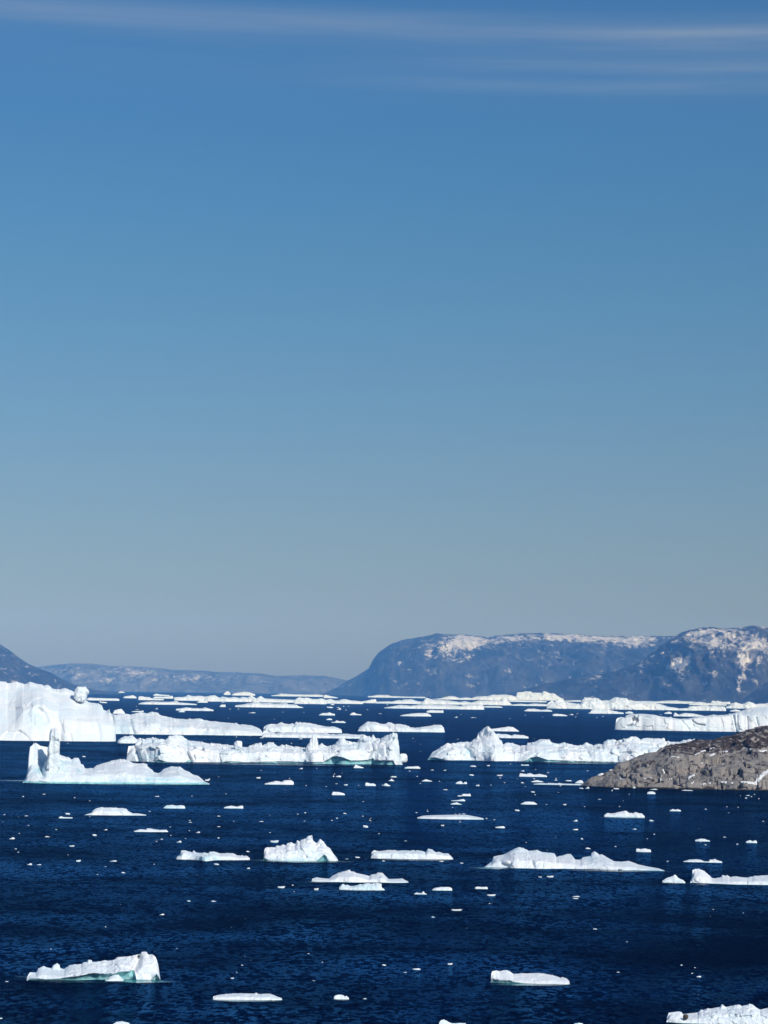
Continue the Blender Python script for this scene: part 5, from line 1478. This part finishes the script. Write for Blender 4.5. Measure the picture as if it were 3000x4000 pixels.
mountain("mountain", "long flat-topped blue mountain with a steep left shoulder and snowy plateau", "mountain",
         [(1180, 2727), (1271, 2706), (1319, 2683), (1356, 2659), (1392, 2641), (1440, 2611), (1458, 2575), (1482, 2545), (1530, 2514.5), (1573, 2499.5), (1633, 2490), (1681, 2481), (1705, 2473.5), (1753, 2478), (1814, 2478), (1874, 2484), (1904, 2487), (1950, 2482), (2000, 2478), (2036, 2473.5),
          (2133, 2472), (2241, 2477), (2362, 2484), (2482, 2484), (2603, 2484), (2700, 2480), (2850, 2500), (3000, 2560)], 13600, 1900,
         [(1780, 2520, 90, 26, 0.70), (1850, 2505, 100, 22, 0.56), (1720, 2560, 60, 30, 0.45), (1800, 2575, 50, 22, 0.54), (1700, 2620, 40, 16, 0.40), (1640, 2530, 30, 14, 0.34), (1560, 2590, 7, 14, 1.05), (1437, 2612, 8, 6, 0.56), (2000, 2500, 90, 18, 0.42), (2150, 2490, 130, 16, 0.50),
          (2400, 2495, 200, 18, 0.73), (2480, 2520, 90, 16, 0.47), (2260, 2530, 40, 16, 0.38), (2370, 2540, 40, 18, 0.34), (1690, 2490, 60, 10, -0.2), (2100, 2600, 300, 50, -0.05)], 23, gully=0.8, top_snow=0.15, dens=0.09)
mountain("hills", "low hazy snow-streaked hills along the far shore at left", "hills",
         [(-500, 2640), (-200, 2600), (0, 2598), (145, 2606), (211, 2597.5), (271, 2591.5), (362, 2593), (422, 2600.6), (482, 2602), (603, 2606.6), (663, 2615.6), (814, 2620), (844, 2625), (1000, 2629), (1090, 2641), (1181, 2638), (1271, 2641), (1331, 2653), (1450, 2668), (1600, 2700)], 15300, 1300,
         [(350, 2620, 200, 30, 0.36), (560, 2630, 120, 18, 0.42), (450, 2660, 120, 18, 0.29), (700, 2655, 140, 20, 0.29), (850, 2650, 120, 18, 0.19), (1050, 2665, 120, 14, 0.09), (300, 2650, 70, 20, 0.26), (650, 2680, 100, 10, 0.17)], 37, gully=0.7, top_snow=0.05, dens=0.09, back=900.0, mat=HILLS_HAZED)
mountain("foreland", "dark low shoulder of land at the foot of the right mountain by the edge", "mountain",
         [(2860, 2752), (2890, 2738), (2920, 2718), (2950, 2696), (2980, 2676), (3000, 2664), (3080, 2640), (3250, 2650), (3500, 2700), (3650, 2750)], 9000, 700, [(2990, 2700, 30, 20, 0.1)], 59, gully=0.5, top_snow=0.0, dens=0.02, back=700.0)
mountain("mountain", "dark blue mountain slope running down from the left edge with a few snow patches", "mountain",
         [(-700, 2560), (-500, 2460), (-300, 2420), (-100, 2462), (0, 2517), (36, 2540), (72, 2567), (108, 2591.5), (151, 2609.6), (193, 2625), (241, 2652), (271, 2667), (313, 2680), (360, 2692), (400, 2699), (470, 2708)], 10200, 1500,
         [(10, 2570, 16, 20, 0.42), (20, 2612, 22, 6, 0.6), (105, 2598, 12, 8, 0.55), (20, 2530, 14, 14, 0.25), (215, 2655, 10, 14, 0.55), (230, 2680, 14, 12, 0.5), (60, 2560, 14, 8, 0.3), (80, 2585, 10, 6, 0.3)], 41, gully=0.6, top_snow=0.05, dens=0.02)

# ------------------------------------------------------------------ gulls
G_UP = gull_mesh(True, 1.15, 0.2)
G_MID = gull_mesh(True, 0.55, 0.15)
G_SIT = gull_mesh(False)


def air_at(x, y, dist):
    d = ray(np.array([x]), np.array([y]))[0]
    return Vector(CAM + d * (dist / d[1]))


gull("white seagull in flight with one wing raised, in open water above the even-topped slab", air_at(1446, 3206, 430), RAD(62), RAD(-28), RAD(10), G_UP)
gull("white seagull flying just below the cigar-shaped floe", air_at(1797, 3211, 520), RAD(-75), RAD(12), 0, G_MID)
gull("tiny white seagull flying just above the cigar-shaped floe's left half", air_at(1671, 3170, 560), RAD(110), RAD(-20), RAD(8), G_UP)
gull("seagull with upright wings flying under the flat floe on the left", air_at(612, 3288, 500), RAD(150), RAD(15), RAD(5), G_UP)
gull("tiny seagull flying just below the lens-shaped floe at right", air_at(2737, 3290, 560), RAD(-20), RAD(10), 0, G_MID)
deps = bpy.context.evaluated_depsgraph_get()
fo, ffr, fG, fpp, finf = floe_b


def stand(x, label, rz, sc=1.5):
    i = int(np.argmin(np.abs(fpp[:, 0, 0] - x)))
    col = fG[i]
    j = int(np.argmax(col[:, 2]))
    p = ffr.world(col[j][None, :])[0]
    gull(label, Vector((p[0], p[1], p[2] + 0.16 * sc)), rz, 0, 0, G_SIT, sc)


stand(1779, "white seagull standing on the cigar-shaped floe, leftmost of the standing three", RAD(70))
stand(1794, "white seagull standing on the cigar-shaped floe, middle one of the standing three", RAD(-60))
stand(1813, "white seagull standing on the cigar-shaped floe's high point, rightmost of the standing three", RAD(95), 1.9)
